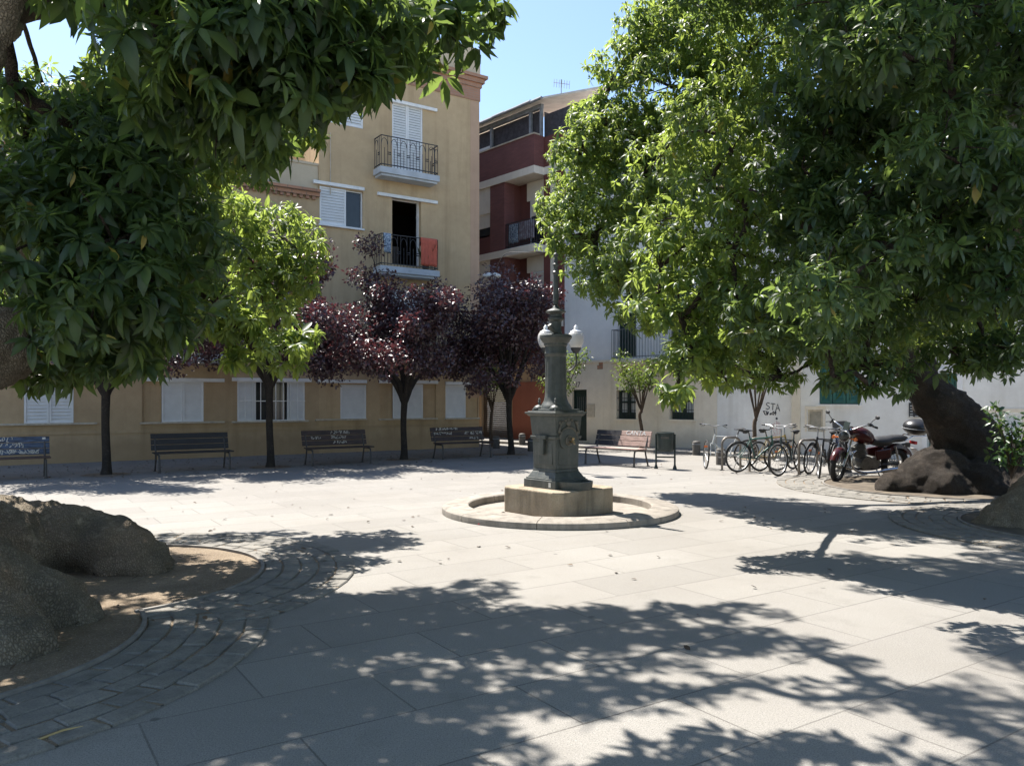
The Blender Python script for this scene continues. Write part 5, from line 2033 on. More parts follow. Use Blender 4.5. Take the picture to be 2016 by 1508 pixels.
tk.tube([Vector(v[:3]) for v in q], [v[3] for v in q], 18)
to = tk.build('fuel_tank', M['motored'], mo, smooth=60)
MB().lathe([(.04, .985), (.04, .998), (.02, 1.002)], 14, (.14, 0, 0)).build('fuel_cap', M['chrome'], to, smooth=40)
se = MB()
q = cr([(-.10, 0, .74, .07), (-.22, 0, .72, .14), (-.40, 0, .72, .15), (-.55, 0, .78, .12), (-.78, 0, .80, .11), (-.90, 0, .79, .07)], 5)
se.tube([Vector(v[:3]) for v in q], [v[3] for v in q], 16)
s_o = se.build('seat', M['blackmatte'], mo, smooth=60)
for v in s_o.data.vertices:
    v.co.z = .74 + (v.co.z - .74) * .62
en = MB()
en.tube([(.02, -.15, .34), (.02, .15, .34)], .13, 18)
en.tube([(-.16, -.13, .34), (-.16, .13, .34)], .11, 18)
en.box(-.25, .13, -.11, .11, .24, .42)
for k in range(7):
    en.obox(Matrix.Translation((.09 + k * .012, 0, .47 + k * .03)) @ Matrix.Rotation(R(20), 4, 'Y'), .20, .20, .014)
en.obox(Matrix.Translation((.13, 0, .56)) @ Matrix.Rotation(R(20), 4, 'Y'), .13, .13, .24)
en.build('engine', M['engine'], mo, smooth=35)
ex = MB()
ex.tube([Vector(v) for v in cr([(.20, .05, .58), (.34, .10, .50), (.33, .14, .26), (.12, .17, .17), (-.25, .18, .18)], 5)], .022, 9)
ex.tube([(-.25, .18, .18), (-.32, .18, .19), (-.95, .19, .26)], [.025, .045, .045], 12)
ex.tube([Vector(v) for v in cr([(.20, -.05, .58), (.34, -.10, .50), (.33, -.14, .26), (.12, -.17, .17), (-.25, -.18, .18)], 5)], .022, 9)
ex.tube([(-.25, -.18, .18), (-.32, -.18, .19), (-.95, -.19, .26)], [.025, .045, .045], 12)
ex.build('exhaust', M['chrome'], mo, smooth=50)
rf = MB()
vs, fs = [], []
for k in range(n + 1):
    a = R(20) + R(140) * k / n
    for j, (dy, dr) in enumerate(((-.10, -.03), (-.085, .035), (0, .055), (.085, .035), (.10, -.03))):
        vs.append((xR - (RR + dr) * math.cos(a) * 1.03, dy, RR + .03 + (RR + dr) * math.sin(a)))
for k in range(n):
    for j in range(4):
        fs.append((k * 5 + j, k * 5 + j + 1, (k + 1) * 5 + j + 1, (k + 1) * 5 + j))
rf.add(vs, fs)
rf.build('rear_fender', M['motored'], mo, smooth=60)
for s in (-1, 1):
    MB().obox(Matrix.Translation((-.33, s * .115, .50)) @ Matrix.Rotation(R(8), 4, 'Y'), .34, .05, .20).build('side_panel', M['motored'], mo, bevel=.03)
    sh_ = MB().tube([(-.58, s * .13, .64), (xR, s * .12, RR + .02)], .015, 8)
    for k in range(8):
        sh_.tube([(-.60 - k * .009, s * .13, .57 - k * .028), (-.601 - k * .009, s * .13, .562 - k * .028)], .028, 8)
    sh_.build('shock_absorber', M['chrome'], mo, smooth=50)
tl = MB().box(-1.13, -1.06, -.07, .07, .66, .72).build('tail_light', M['redlens'], mo, bevel=.012)
MB().box(-1.02, -.92, -.012, .012, .60, .69).build('tail_bracket', M['black'], mo)
MB().obox(Matrix.Translation((-1.14, 0, .52)) @ Matrix.Rotation(R(28), 4, 'Y'), .008, .16, .13).build('number_plate', M['plate'], mo)
rk = MB()
for s in (-1, 1):
    rk.tube([(-.80, s * .10, .74), (-.96, s * .12, .83), (-1.30, s * .12, .83)], .011, 7)
rk.tube([(-1.30, -.12, .83), (-1.30, .12, .83)], .011, 7)
rk.tube([(-1.0, -.12, .83), (-1.0, .12, .83)], .011, 7)
rk.build('rack', M['chrome'], mo, smooth=50)
tb = MB()
tb.ball((-1.14, 0, .985), .255, 22, 14, (1, .95, .62))
tb.build('top_box', M['black'], mo, smooth=60)
MB().torus((-1.14, 0, .965), .252, .008, 30, 6, 'z').build('box_seam', M['metalgrey'], mo)
MB().tube([(-.2, .12, .22), (-.22, .30, .005)], .012, 7).build('side_stand', M['engine'], mo)
cl = thing('windscreen_card', 'small grey green plate fixed above the motorbike headlight', 'plate', (0, 0, 0)) if False else None
MB().obox(Matrix.Translation(sm((.46, 0, 1.03))) @ Matrix.Rotation(R(-15), 4, 'Y'), .008, .15, .16).build('screen', M['binm'], mo, bevel=.003)

# ================================================================== PLUM TREES
plum_s = [(-11.6, 3.95), (-8.15, 4.0), (-4.5, 3.6), (-1.1, 3.6)]
plum_lab = ['purple plum tree with the trunk nearest the left bench, crown hidden by green leaves',
            'purple plum tree whose trunk crosses the barred ground floor window',
            'wide purple leaved plum tree in front of the shuttered windows, under the towel balcony',
            'purple leaved plum tree at the building corner just left of the fountain']
for i, (s, off) in enumerate(plum_s):
    p = loc2w(FA, s, -off)
    t = thing('plum_tree', plum_lab[i], 'tree', (p.x, p.y, 0), 0, 'plum trees along the ochre house')
    rr = random.Random(40 + i)
    mb = MB()
    lean = rr.uniform(-.06, .06)
    fz = (1.75, 1.95, 1.55, 1.6)[i]
    limb(mb, [(0, 0, -.02, .125), (.01, 0, .25, .09), (lean * .5 - .02, 0.01, fz * .6, .08), (lean, 0, fz, .088)], 5, 12)
    clumps = []
    nb_ = 9
    rx = (1.9, 1.9, 2.55, 2.0)[i]
    for k in range(nb_):
        a = 2 * math.pi * k / nb_ + rr.uniform(-.3, .3)
        if k < 2:
            a = (0.15, math.pi - .2)[k] + ANG_A
        rad = rx * rr.uniform(.55, .95)
        zt = (2.75, 2.75, 2.2, 2.6)[i] + rr.uniform(0, (2.4, 2.4, 2.6, 2.0)[i])
        e = Vector((math.cos(a) * rad, math.sin(a) * rad, zt))
        if i == 2 and -.7 < e.x < 1.2:
            e.z = min(e.z, 4.2 + rr.uniform(-.3, .2))
        m1 = Vector((lean + math.cos(a) * .35, math.sin(a) * .35, fz + .55))
        m2 = m1.lerp(e, .55) + Vector((0, 0, .15))
        limb(mb, [(lean, 0, fz - .08, .075), (*m1, .055), (*m2, .03), (*e, .008)], 5, 8, .01)
        clumps.append((e, .56, 1.0))
        clumps.append((m2 + Vector((0, 0, .12)), .62, .9))
        for j in range(4):
            dv = Vector((rr.uniform(-1, 1), rr.uniform(-1, 1), rr.uniform(-.5, 1.0)))
            e2 = m2.lerp(e, rr.uniform(.2, .9)) + dv * rr.uniform(.4, .75)
            if i == 2 and -.6 < e2.x < 1.1:
                e2.z = min(e2.z, 4.3 + rr.uniform(-.3, .2))
            limb(mb, [(*m2.lerp(e, .3), .018), (*(m2.lerp(e2, .6) + Vector((0, 0, .1))), .012), (*e2, .004)], 4, 5, .008)
            clumps.append((e2, rr.uniform(.32, .5), .6))
    for j in range(8):
        e3 = Vector((rr.uniform(-.7, .7) * rx * .7, rr.uniform(-.6, .6) * rx * .7, (4.8, 4.8, 5.1, 4.3)[i] + rr.uniform(-.6, .9)))
        if i == 2 and -.6 < e3.x < 1.1:
            e3.z = 4.3 + rr.uniform(-.3, .2)
        limb(mb, [(lean, 0, fz + .5, .04), (*(Vector((lean, 0, fz + .5)).lerp(e3, .6)), .022), (*e3, .005)], 5, 6, .01)
        clumps.append((e3, rr.uniform(.3, .6), .7))
        clumps.append((Vector((lean, 0, fz + .5)).lerp(e3, .7), .6, .8))
    mb.build('trunk', M['trunkp'], t, smooth=60)
    for k in range(9):   # skirt of low twigs
        a = k * .7 + rr.uniform(-.2, .2)
        clumps.append((Vector((math.cos(a) * rx * rr.uniform(.5, .95), math.sin(a) * rx * rr.uniform(.5, .95), (2.6, 2.6, 2.2, 2.45)[i] + rr.uniform(-.25, .45))), rr.uniform(.4, .6), .8))
    if i == 2:   # the crown dips under the balcony
        clumps = [q for q in clumps if not (q[0].z > 4.6 and -.35 < q[0].x < 1.0)]
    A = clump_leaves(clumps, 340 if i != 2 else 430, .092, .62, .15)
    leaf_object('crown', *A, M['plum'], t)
    sheet('tree_pit', circle(.48, 40, .03), .006 + .0, M['soil'], p)

# ================================================================== YOUNG STREET TREES
ydat = [((1262, 888), 1.55, (1258, 735), .62, 'slim young tree with thin green crown behind the bench end'),
        ((1098, 884), 1.5, (1106, 735), .66, 'young green tree half hidden behind the fountain column'),
        ((968, 880), 1.5, (962, 735), .60, 'young green tree in front of the brown roller door'),
        ((1487, 904), 1.35, (1495, 715), .72, 'young tree with forked trunk behind the row of bicycles')]
for i, ((bx, by), fz, (cx_, cy_), cr_, lab) in enumerate(ydat):
    p = G(bx, by)
    t = thing('young_tree', lab, 'tree', (p.x, p.y, 0), 0, 'young trees along the footway')
    rr = random.Random(70 + i)
    c = W(cx_, cy_, p.y) - p
    mb = MB()
    limb(mb, [(0, 0, 0, .078), (rr.uniform(-.04, .04), 0, fz * .35, .058), (rr.uniform(-.05, .05) - .02, 0, fz * .7, .052), (.02, 0, fz * .8, .05)], 5, 9, .004)
    clumps = []
    for k in range(8):
        a = k * 2.4 + rr.random()
        e = c + Vector((math.cos(a) * cr_ * rr.uniform(.5, 1), math.sin(a) * cr_ * rr.uniform(.5, 1), rr.uniform(-.5, .9) * cr_))
        m1 = Vector((.02, 0, fz * .8)).lerp(e, .45) + Vector((0, 0, .05))
        limb(mb, [(.02, 0, fz * .78, .028), (*m1, .018), (*e, .004)], 5, 6, .006)
        clumps.append((e, .34, 1))
        clumps.append((m1.lerp(e, .5) + Vector((0, 0, .1)), .32, .8))
    mb.build('trunk', M['trunky'], t, smooth=60)
    A = clump_leaves(clumps, 95, .11, .36, .35)
    leaf_object('crown', *A, M['leafdry'], t)
    sheet('tree_pit', circle(.4, 40, .03), .0075, M['soil'], p) if i == 3 else None

# ================================================================== OMBU TREES
def bw(px, py, y, r, d=1.0):
    return (W(px, py, y), r, d)


def bs(px, py, z, r, d=1.0):
    return (SH(px, py, z), r, d)


def ombu(label, base, trunk_mb, boughs, hubs, leaf=.17, voxel=.05, dens=46, extra_limbs=(), bark='ombu', start=0.0, lm='leaf'):
    t = thing('ombu_tree', label, 'tree', (0, 0, 0), 0, 'old ombu trees of the square')
    t.location = base
    off = Vector(base)
    for i, v in enumerate(trunk_mb.v):
        trunk_mb.v[i] = (v[0] - off.x, v[1] - off.y, v[2])
    sculpt('trunk', trunk_mb, M[bark], t, voxel)
    mb = MB()
    # every bough grows from the nearest limb already standing
    pos = [Vector(h[:3]) - off for h in hubs] + [c - off for c, r, d in boughs]
    nh = len(hubs)
    par = {}
    best = {k: min((((pos[k] - pos[h]).length, h) for h in range(nh))) for k in range(nh, len(pos))}
    while best:
        k = min(best, key=lambda q: best[q][0])
        par[k] = best.pop(k)[1]
        for q in best:
            dq = (pos[q] - pos[k]).length
            if dq < best[q][0]:
                best[q] = (dq, k)
    load = [1] * len(pos)
    for k in reversed(list(par)):
        load[par[k]] += load[k]
    for k, h_ in par.items():
        h, e = pos[h_], pos[k]
        r = boughs[k - nh][1]
        L = (e - h).length
        mid = h.lerp(e, .5) + Vector((random.uniform(-.06, .06), random.uniform(-.06, .06), .05 * L + random.uniform(-.05, .08)))
        r0 = min(.075, .009 + .008 * math.sqrt(load[k]))
        limb(mb, [(*h, r0 * 1.15), (*mid, r0), (*e, r0 * .85)], 6, 8, .010)
        for q in range(int(2 + 3 * r)):
            o = Vector((random.gauss(0, 1), random.gauss(0, 1), random.gauss(0, .8))).normalized() * r * .85
            limb(mb, [(*e, r0 * .5), (*(e + o * .5 + Vector((0, 0, .03))), .007), (*(e + o), .003)], 4, 5, .008)
    for pts in extra_limbs:
        limb(mb, [(p[0] - off.x, p[1] - off.y, p[2], p[3]) for p in pts], 7, 12, .012)
    mb.build('branches', M['ombulimb'], t, smooth=60)
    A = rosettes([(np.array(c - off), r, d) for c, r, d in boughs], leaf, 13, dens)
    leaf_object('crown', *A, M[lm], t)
    return t


def blobs(mb, lst):
    for x, y, z, r, *sq in lst:
        mb.ball((x, y, z), r, 16, 10, sq[0] if sq else (1, 1, 1))


# --- front left
tm = MB()
limb(tm, [(-4.7, 5.0, -.1, .95), (-4.75, 5.05, .5, .75), (-4.85, 5.1, 1.2, .6), (-4.75, 5.0, 2.0, .52), (-4.55, 4.9, 2.8, .42)], 5, 16)
limb(tm, [(-4.75, 5.1, 1.5, .4), (-4.2, 5.45, 1.85, .33), (-3.72, 5.75, 2.02, .28), (-3.56, 5.85, 2.06, .25)], 4, 14)
limb(tm, [(-4.6, 4.9, 2.4, .35), (-3.7, 4.7, 3.0, .2), (-3.02, 4.5, 3.6, .12), (-2.6, 4.4, 4.3, .10)], 5, 12)
limb(tm, [(-4.7, 5.0, 2.2, .4), (-5.2, 5.2, 3.6, .28), (-4.9, 5.6, 5.2, .18)], 5, 12)
blobs(tm, [(-4.2, 5.35, .30, .62, (1, 1, .95)), (-3.75, 5.55, .16, .46), (-3.45, 5.62, .06, .36), (-3.2, 5.66, .0, .24),
           (-3.75, 5.1, .2, .48), (-3.4, 4.98, .08, .36), (-3.1, 4.9, .0, .25), (-3.9, 4.6, .1, .45), (-4.3, 5.0, .55, .55), (-4.4, 5.6, .5, .5)])
bl = [bw(480, 100, 4.3, .46), bw(610, 130, 4.5, .42), bw(535, 222, 4.7, .34), bw(380, 60, 4.3, .5), bw(690, 140, 4.6, .24), bw(720, 80, 4.8, .42), bw(825, 55, 5.2, .40), bw(910, -5, 5.4, .34),
      bw(560, 40, 4.4, .5), bw(430, 205, 4.8, .38), bw(520, 280, 5.2, .2), bw(330, 150, 4.6, .38), bw(640, -20, 4.6, .5), bw(470, -30, 4.4, .5), bw(310, -20, 4.6, .36),
      bw(225, 10, 4.9, .2), bw(200, 270, 6.0, .5), bw(140, 400, 6.2, .62), bw(250, 390, 5.8, .6), bw(310, 290, 6.0, .5), bw(60, 480, 5.2, .4), bw(190, 590, 5.2, .5), bw(300, 560, 5.4, .45),
      bw(150, 680, 5.8, .36), bw(250, 705, 5.9, .28), bw(40, 640, 6.4, .5), bw(330, 640, 5.8, .25), bw(30, 400, 5.6, .5), bw(360, 460, 5.8, .45), bw(230, 480, 5.4, .5), bw(60, 730, 6.2, .22), bw(120, 745, 6.2, .16)]
for x, y in ((-6.5, 3), (-5, 1.5), (-3.5, 2.5), (-2, 1), (-.4, 2.4), (1.2, .8), (-4, -.5), (-2, -1.5), (0, -1.2), (1.8, 2.6), (-6, 6), (-6.5, .5), (-5, -2.5), (-.5, -3.2), (2, -2.6), (-3, -4), (-4.4, 3.8)):
    bl.append((Vector((x, y, 6.6 + random.uniform(-.3, .8))), 1.2, .4))  # unseen boughs added overhead and behind the camera to cut sky light
bl += [bw(150, 205, 7, .36), bw(235, 195, 6.4, .36), bw(25, -90, 4.9, .45), bw(60, 225, 6.6, .25), bw(40, 330, 6.5, .45), bw(110, 300, 7, .35), bw(30, 180, 5.6, .16), bw(330, 40, 5.2, .3)]  # one of these, out of view, is added to shade the bare limb
# boughs over the head of the camera that shade the foreground
zs = 5.6
for px, py, r in ((700, 1195, .36), (830, 1178, .40), (960, 1160, .34), (640, 1270, .46), (790, 1270, .46), (950, 1285, .42), (1090, 1235, .42), (1220, 1222, .40), (1350, 1215, .36), (1460, 1205, .30),
                  (1150, 1300, .42), (1300, 1280, .40), (1430, 1262, .34), (1550, 1255, .28), (1630, 1300, .22), (620, 1380, .46), (790, 1370, .42), (940, 1370, .4), (1080, 1385, .3), (430, 1460, .5), (600, 1480, .42), (760, 1480, .36),
                  (1330, 1370, .25), (1480, 1345, .2), (1640, 1375, .22), (1760, 1370, .24), (1880, 1400, .24), (1980, 1440, .24), (1020, 1480, .2), (880, 1460, .22), (1180, 1370, .26), (1900, 1500, .26), (100, 1500, .5), (250, 1440, .5), (350, 1500, .5), (200, 1370, .45), (480, 1390, .45), (540, 1300, .45), (610, 1225, .3), (520, 1470, .45), (80, 1420, .5), (380, 1330, .45), (700, 1430, .4), (880, 1400, .35)):
    bl.append(bs(px, py, zs + (1400 - py) * .004 + random.uniform(-.2, .3), r, .62))
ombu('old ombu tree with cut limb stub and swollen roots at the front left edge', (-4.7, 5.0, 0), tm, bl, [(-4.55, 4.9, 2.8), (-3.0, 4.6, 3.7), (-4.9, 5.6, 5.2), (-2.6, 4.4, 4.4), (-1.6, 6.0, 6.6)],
       .155, .04, 64, [[(-2.6, 4.4, 4.3, .12), (-2.2, 5.2, 5.6, .10), (-1.6, 6.0, 6.6, .08)]], 'ombu', .8, 'leafshade')
# --- back left
tm = MB()
limb(tm, [(-5.9, 7.3, -.1, .8), (-6.0, 7.3, .6, .55), (-6.0, 7.4, 1.6, .45), (-5.8, 7.6, 2.8, .36)], 5, 16)
limb(tm, [(-5.9, 7.5, 2.0, .33), (-5.0, 8.0, 3.2, .2), (-3.8, 8.6, 4.0, .10)], 5, 12)
limb(tm, [(-6.0, 7.4, 2.0, .4), (-5.9, 7.8, 4.2, .22), (-5.2, 8.2, 5.6, .12)], 5, 12)
limb(tm, [(-5.8, 7.2, .3, .48), (-5.2, 7.25, .32, .44), (-4.5, 7.35, .30, .36), (-4.0, 7.4, .24, .32), (-3.55, 7.35, .1, .28), (-3.2, 7.3, -.02, .16)], 5, 14)
blobs(tm, [(-4.55, 7.2, .2, .46), (-3.75, 7.4, .22, .3), (-4.1, 7.35, .3, .3), (-4.9, 6.9, .2, .55)])
bl = [bw(545, 460, 10.6, .62), bw(590, 500, 10.4, .42), bw(500, 530, 10.0, .6), bw(450, 430, 9.6, .5), bw(400, 400, 9, .5), bw(560, 560, 10.2, .40), bw(520, 620, 9.6, .45), bw(90, 190, 10, .55), bw(40, 230, 10, .5), bw(150, 260, 10, .5),
      bw(560, 690, 8.6, .34), bw(590, 660, 8.8, .22), bw(500, 690, 8.2, .28), bw(420, 600, 7.8, .42), bw(460, 640, 8.0, .3), bw(370, 560, 8, .45), bw(420, 320, 8, .36), bw(380, 340, 8, .4), bw(595, 262, 6.6, .18), bw(480, 330, 7.5, .25),
      bw(330, 420, 8, .55), bw(240, 650, 8, .5), bw(100, 620, 8.5, .6), bw(100, 450, 8.5, .7), bw(200, 540, 8.5, .6), bw(320, 520, 8, .5), bw(270, 200, 8, .35), bw(320, 80, 8, .4), bw(220, 130, 8, .25), bw(450, 150, 8, .7), bw(560, 180, 8, .6),
      bw(640, 60, 8, .6), bw(760, 30, 8, .45), bw(440, 20, 8, .7), bw(250, 10, 8, .35), bw(330, 620, 8.4, .4)]
for px, py, r in ((350, 1066, .42), (450, 1060, .42), (560, 1052, .35)):
    bl.append(bs(px, py, 5.5, r, .62))
bl += [(Vector((-4.6, 7.0, 6.8)), .9, .6), (Vector((-5.5, 8.4, 6.4)), .8, .6)]
ombu('old ombu tree standing behind at the left, with a low root and sunlit outer leaves', (-5.9, 7.3, 0), tm, bl, [(-5.0, 7.6, 2.8), (-3.6, 8.6, 4.0), (-5.2, 8.2, 5.6), (-3.3, 9.2, 6.4)],
     .135, .04, 62, [[(-5.2, 8.2, 5.6, .12), (-4.2, 8.8, 6.2, .1), (-3.3, 9.2, 6.4, .07)]])
# --- back right, with the leaning trunk
tm = MB()
limb(tm, [(8.55, 14.3, -.1, .95), (8.4, 14.3, .4, .70), (8.2, 14.25, .85, .58), (7.85, 14.2, 1.35, .46), (7.4, 14.2, 1.85, .32), (7.08, 14.2, 2.4, .22), (6.8, 14.2, 3.2, .2), (6.4, 14.2, 3.9, .2)], 6, 18)
limb(tm, [(8.3, 14.4, .7, .5), (8.9, 14.7, 1.6, .32), (9.3, 14.8, 3.2, .24), (8.6, 14.4, 5.4, .16)], 5, 14) if False else limb(tm, [(7.4, 14.3, 2.0, .25), (7.7, 14.6, 3.2, .22), (8.2, 14.5, 5.4, .16)], 5, 12)
blobs(tm, [(7.5, 13.8, .25, .5), (7.1, 13.7, .12, .44), (6.7, 13.75, 0, .35), (7.3, 13.4, .05, .4), (8.0, 13.5, .1, .45), (8.7, 13.5, .1, .5), (9.3, 13.7, .15, .55), (8.5, 13.1, -.05, .32), (7.5, 13.3, -.05, .28), (9.4, 14.5, .2, .6), (7.7, 14.4, .15, .55), (8.9, 14.1, .35, .5), (9.2, 13.2, 0, .35), (8.1, 13.1, -.05, .25)])
bl = [bw(1130, 400, 15.0, .75), bw(1120, 470, 15.0, .55), bw(1170, 460, 14.6, .9), bw(1200, 390, 14.4, 1.0), bw(1180, 540, 14.2, .62), bw(1230, 560, 13.8, .75), bw(1265, 625, 13.2, .42), bw(1290, 500, 13, 1.0), bw(1150, 330, 14.6, .7),
      bw(1340, 600, 12, .6), bw(1390, 690, 11, .5), bw(1480, 690, 11.5, .6), bw(1440, 600, 11.5, .8), bw(1560, 640, 11.5, .8), bw(1680, 640, 12, .7), bw(1540, 745, 11, .28), bw(1480, 740, 10.5, .25), bw(1640, 700, 11, .4), bw(1730, 680, 11, .5),
      bw(1820, 620, 12, .8), bw(1930, 600, 12, .9), bw(1400, 480, 12, .9), bw(1520, 520, 12, 1.0), bw(1640, 540, 12, 1.0), bw(1760, 520, 12, 1.0), bw(1900, 480, 12, 1.0), bw(1350, 350, 12, 1.0), bw(1480, 380, 12, 1.0), bw(1610, 400, 12, 1.0),
      bw(1740, 380, 12, 1.0), bw(1880, 340, 12, 1.0), bw(1420, 230, 12, 1.0), bw(1560, 260, 12, 1.0), bw(1700, 240, 12, 1.0), bw(1850, 200, 12, 1.0), bw(2000, 260, 12, 1.0), bw(2000, 400, 12, 1.0), bw(1980, 680, 12, .55)]
bl = [(c, r, d * (.62 if r >= .8 else .85)) for c, r, d in bl]
bl += [bw(1305, 60, 13.5, .85), bw(1222, 125, 13.5, .6), bw(1175, 235, 13.6, .58), bw(1140, 290, 13.7, .52), bw(1225, 260, 13.4, .85), bw(1320, 170, 13.2, 1.0), bw(1300, 25, 13.6, .55), bw(1400, 60, 13.2, 1.0), bw(1290, 300, 13.4, .9), bw(1430, 170, 13, .9), bw(1270, 400, 13.6, .8)]
bl += [bw(1305, 300, 9.2, .36, .6), bw(1372, 255, 8.8, .45, .6), bw(1440, 300, 8.6, .42, .6), bw(1400, 365, 8.6, .46, .6), bw(1465, 400, 8.2, .42, .6), bw(1295, 440, 9.0, .34, .6), bw(1365, 465, 8.7, .46, .6), bw(1445, 490, 8.3, .42, .6), bw(1300, 525, 8.9, .38, .6), bw(1385, 570, 8.6, .44, .6), bw(1280, 600, 9.0, .30, .7), bw(1340, 625, 8.8, .36, .7), bw(1450, 580, 8.3, .4, .7), bw(1355, 700, 8.6, .38),
      bw(1335, 765, 8.2, .20), bw(1440, 650, 8.6, .48), bw(1420, 735, 8.8, .3)]  # sunlit lobes hung on this tree to take the lighter leaf copy
bl += [(W(1480, 90, 12.5), 1.2, .5), (W(1620, 90, 12.5), 1.2, .5), (W(1780, 70, 12.5), 1.2, .5), (W(1940, 80, 12.5), 1.2, .5)]
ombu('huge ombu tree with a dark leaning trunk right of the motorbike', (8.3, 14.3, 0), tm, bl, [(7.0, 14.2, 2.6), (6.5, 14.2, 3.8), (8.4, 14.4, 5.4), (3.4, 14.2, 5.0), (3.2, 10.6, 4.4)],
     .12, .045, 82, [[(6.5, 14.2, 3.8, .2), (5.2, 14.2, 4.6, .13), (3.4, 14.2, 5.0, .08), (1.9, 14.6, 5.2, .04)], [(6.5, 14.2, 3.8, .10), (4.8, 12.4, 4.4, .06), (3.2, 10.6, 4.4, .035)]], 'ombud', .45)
# --- front right, trunk outside the picture, root showing at the edge
tm = MB()
limb(tm, [(7.5, 9.8, -.1, .9), (7.5, 9.8, .7, .7), (7.4, 9.8, 1.8, .52), (7.0, 9.8, 3.0, .42), (6.35, 9.8, 4.2, .32), (6.1, 9.9, 5.6, .26)], 5, 16)
limb(tm, [(7.2, 9.8, 2.4, .4), (6.8, 9.2, 3.6, .3), (5.4, 8.8, 4.6, .16)], 5, 12)
blobs(tm, [(6.75, 9.9, .18, .44), (6.45, 9.95, .08, .36), (6.2, 10.0, 0, .26), (6.05, 10.05, -.05, .2), (6.9, 9.5, .15, .45), (7.0, 10.2, .25, .5)])
bl = [bw(1585, 440, 7.6, .42), bw(1580, 330, 7.6, .42), bw(1590, 200, 7.8, .5), bw(1530, 610, 7.8, .5), bw(1620, 660, 7.4, .42), bw(1700, 720, 7.8, .34), bw(1640, 740, 7.4, .16), bw(1760, 750, 7.8, .20), bw(1720, 770, 7.6, .14),
      bw(1870, 690, 8, .32), bw(1900, 730, 8, .18), bw(1990, 690, 7.6, .36), bw(1940, 680, 8, .3)]
for j in range(7):
    for i in range(6):
        px, py = 1630 + i * 82 + (j % 2) * 40 + random.uniform(-25, 25), 15 + j * 95 + random.uniform(-25, 25)
        bl.append(bw(px, py, random.uniform(6.2, 8.4), random.uniform(.40, .52), .8))
# unseen boughs added above the picture to keep sun off the leaves
for c, r in ((W(1300, -120, 11), 1.0), (W(1430, -90, 11), 1.2), (W(1580, -90, 10.5), 1.2), (W(1740, -90, 10.5), 1.2), (W(1900, -90, 10), 1.2), (W(1500, -300, 10.5), 1.2), (W(1680, -300, 10.5), 1.2), (W(1880, -300, 10), 1.2), (W(2060, -150, 10), 1.2), (W(2080, -400, 9.5), 1.2),
             (W(2100, 100, 9), 1.0), (W(2100, 350, 9), 1.0), (W(2100, 550, 9), .8), (W(1420, -420, 10.5), .9)):
    bl.append((c, r, .62))
for x, y, z in ((1.35, 9.35, 8.0), (1.7, 9.7, 8.4), (2.4, 9.6, 8.2), (3.2, 9.7, 8.4), (4.1, 9.6, 8.2), (5.0, 9.5, 8.4), (5.9, 9.4, 8.2)):
    bl.append((Vector((x, y, z)), .62, 1.0))
for i in range(7):
    for j in range(3):
        bl.append((Vector((.15 + i * 1.1 + random.uniform(-.3, .3), 6.6 + j * 1.0 + random.uniform(-.3, .3), 7.7 + .15 * j + random.uniform(0, .8))), .75, .85))
for i in range(5):
    for j in range(3):
        bl.append((Vector((1.6 + i * 1.25 + random.uniform(-.3, .3), 5.6 + j * 1.3 + random.uniform(-.3, .3), 9.0 + random.uniform(0, .6))), .95, .8))
for x, y in ((4, 4), (5.5, 3), (3.2, 1.8), (5, .5), (7, 2), (6.5, 5), (8, 5), (3.5, -1), (6, -1.5), (2.6, 5.6), (4.6, 5.8)):
    bl.append((Vector((x, y, 7.2 + random.uniform(-.3, .6))), 1.15, .45))  # more unseen boughs, added on this side to block sky light
for px, py, r in ((1720, 1105, .4), (1850, 1120, .55), (1980, 1135, .6), (1760, 1160, .3), (1880, 1175, .35), (1990, 1190, .35)):
    bl.append(bs(px, py, random.uniform(7.5, 8.0), r, .6))
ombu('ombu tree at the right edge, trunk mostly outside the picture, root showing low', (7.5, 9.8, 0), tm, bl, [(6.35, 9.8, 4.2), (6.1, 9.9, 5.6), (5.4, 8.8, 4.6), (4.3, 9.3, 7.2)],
     .122, .04, 82, [[(6.1, 9.9, 5.6, .22), (5.2, 9.6, 6.2, .14), (4.3, 9.3, 7.2, .08)]], 'ombu', .55, 'leafshade')

# shrub growing on the roots at the right edge
p = W(1992, 870, 12.6)
t = thing('shrub', 'leafy dark green shrub growing on the roots at the right edge', 'shrub', (p.x, p.y, .45))
mb = MB()
cl_ = []
for k in range(9):
    e = Vector((random.uniform(-.35, .4), random.uniform(-.3, .3), random.uniform(.25, 1.05)))
    limb(mb, [(0, 0, -.1, .014), (e.x * .4, e.y * .4, e.z * .5, .010), (*e, .004)], 5, 6, .01)
    cl_ += [(e, .16, 1), (e * .6, .14, .7)]
mb.build('stems', M['trunky'], t, smooth=60)
leaf_object('leaves', *clump_leaves(cl_, 26, .12, .45, .3), M['shrubl'], t)

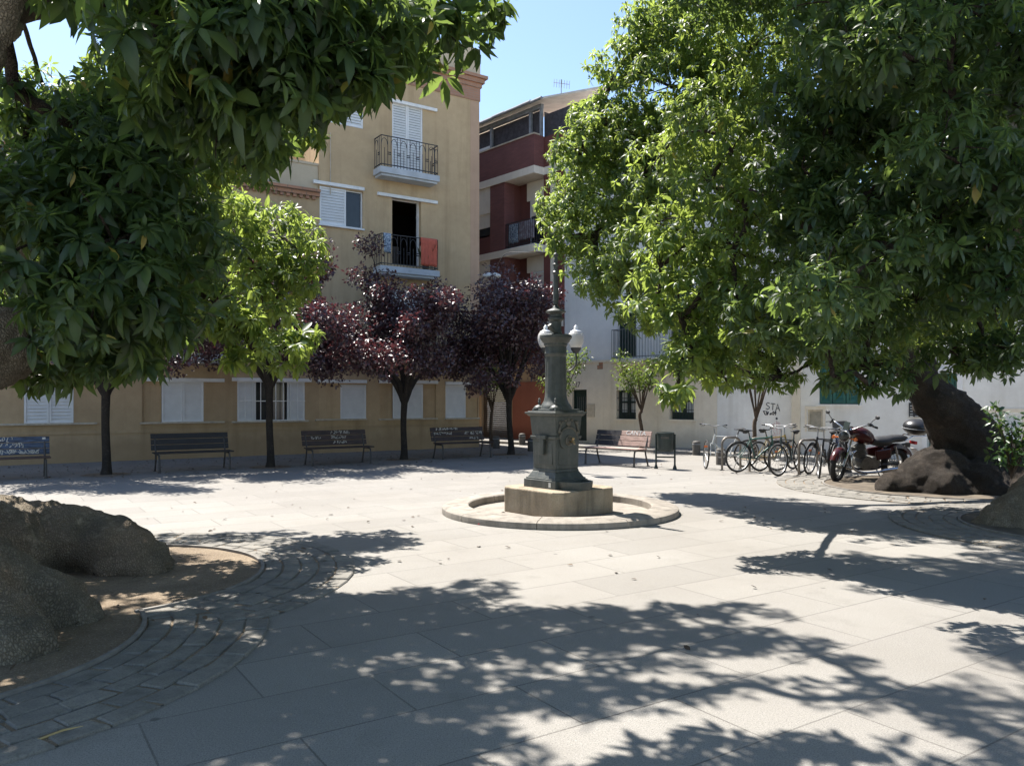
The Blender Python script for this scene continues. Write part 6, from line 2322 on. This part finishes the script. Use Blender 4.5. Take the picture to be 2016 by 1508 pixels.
# ================================================================== SMALL THINGS ON THE GROUND
def flat_leaf_litter():
    B, D, NN, L = [], [], [], []
    for k in range(520):
        s = rng.uniform(-16, 0.5)
        o = rng.uniform(.3, 5.0)
        p = loc2w(FA, s, -o)
        if (p.x < -18):
            continue
        B.append((p.x, p.y, .008))
    for k in range(170):
        B.append((rng.uniform(-5, 7), rng.uniform(5, 22), .008))
    for c in (C1, C2):
        for k in range(60):
            a, r = rng.uniform(0, 6.28), rng.uniform(.5, 2.2)
            B.append((c.x + r * math.cos(a), c.y + r * math.sin(a), .034))
    n = len(B)
    a = rng.uniform(0, 6.28, n)
    leaf_object('leaf_litter', np.array(B), np.column_stack([np.cos(a), np.sin(a), rng.uniform(0, .25, n)]), np.tile([0, 0, 1.], (n, 1)) + rng.normal(0, .25, (n, 3)),
                rng.uniform(.035, .085, n), rng.uniform(.02, .04, n), rng.random(n), rng.uniform(-.2, .3, n), M['litter'], None)['kind'] = 'stuff'


flat_leaf_litter()
p = G(948, 1033)
mb = MB()
for k in range(5):
    mb.ball((random.uniform(-.025, .025), random.uniform(-.02, .02), .014), .02, 6, 4, (1.2, .9, .6))
o = mb.build('paper_scrap', M['paper'])
o.location = p
tag(o, 'crumpled red scrap on the paving by the stone ring', 'litter')
a, b = G(74, 1462), G(164, 1435)
o = MB().tube([a + Vector((0, 0, .014)), a.lerp(b, .5) + Vector((0, .02, .018)), b + Vector((0, 0, .014))], [.006, .007, .004], 6).build('twig', M['straw'])
tag(o, 'pale straw twig lying on the cobbles at the lower left', 'twig')

# ================================================================== LIGHT, SKY, CAMERA
w = bpy.data.worlds.new('World')
scene.world = w
w.use_nodes = True
nt = w.node_tree
bg = nt.nodes['Background']
sky = nt.nodes.new('ShaderNodeTexSky')
sky.sky_type = 'NISHITA'
sky.sun_disc = False
sky.sun_elevation = SUN_EL
sky.sun_rotation = math.atan2(SUN_AZ.x, SUN_AZ.y)
sky.air_density = 1.0
sky.dust_density = .5
sky.ozone_density = 2.0
nt.links.new(sky.outputs[0], bg.inputs[0])
bg.inputs[1].default_value = .10
sd = bpy.data.lights.new('sun', 'SUN')
sd.energy = 5.0
sd.angle = R(.53)
sd.color = (1.0, .95, .875)
so = bpy.data.objects.new('sun', sd)
COL.objects.link(so)
dirv = Vector((SUN_AZ.x * math.cos(SUN_EL), SUN_AZ.y * math.cos(SUN_EL), math.sin(SUN_EL)))
so.rotation_euler = dirv.to_track_quat('Z', 'Y').to_euler()
so.location = dirv * 60

cam = bpy.data.cameras.new('camera')
cam.sensor_width = 36
cam.lens = 36 * F / 2016
cam.shift_y = (HZ - 754) / 2016
cam.clip_end = 1500
co_ = bpy.data.objects.new('camera', cam)
COL.objects.link(co_)
co_.location = (0, 0, H)
co_.rotation_euler = (R(90), 0, 0)
scene.camera = co_
scene.view_settings.view_transform = 'Standard'
scene.view_settings.look = 'None'
scene.view_settings.exposure = 1.36
scene.view_settings.gamma = 1
scene.cycles.max_bounces = 8
scene.cycles.diffuse_bounces = 5
scene.cycles.transmission_bounces = 5
scene.cycles.transparent_max_bounces = 6
scene.cycles.use_denoising = True
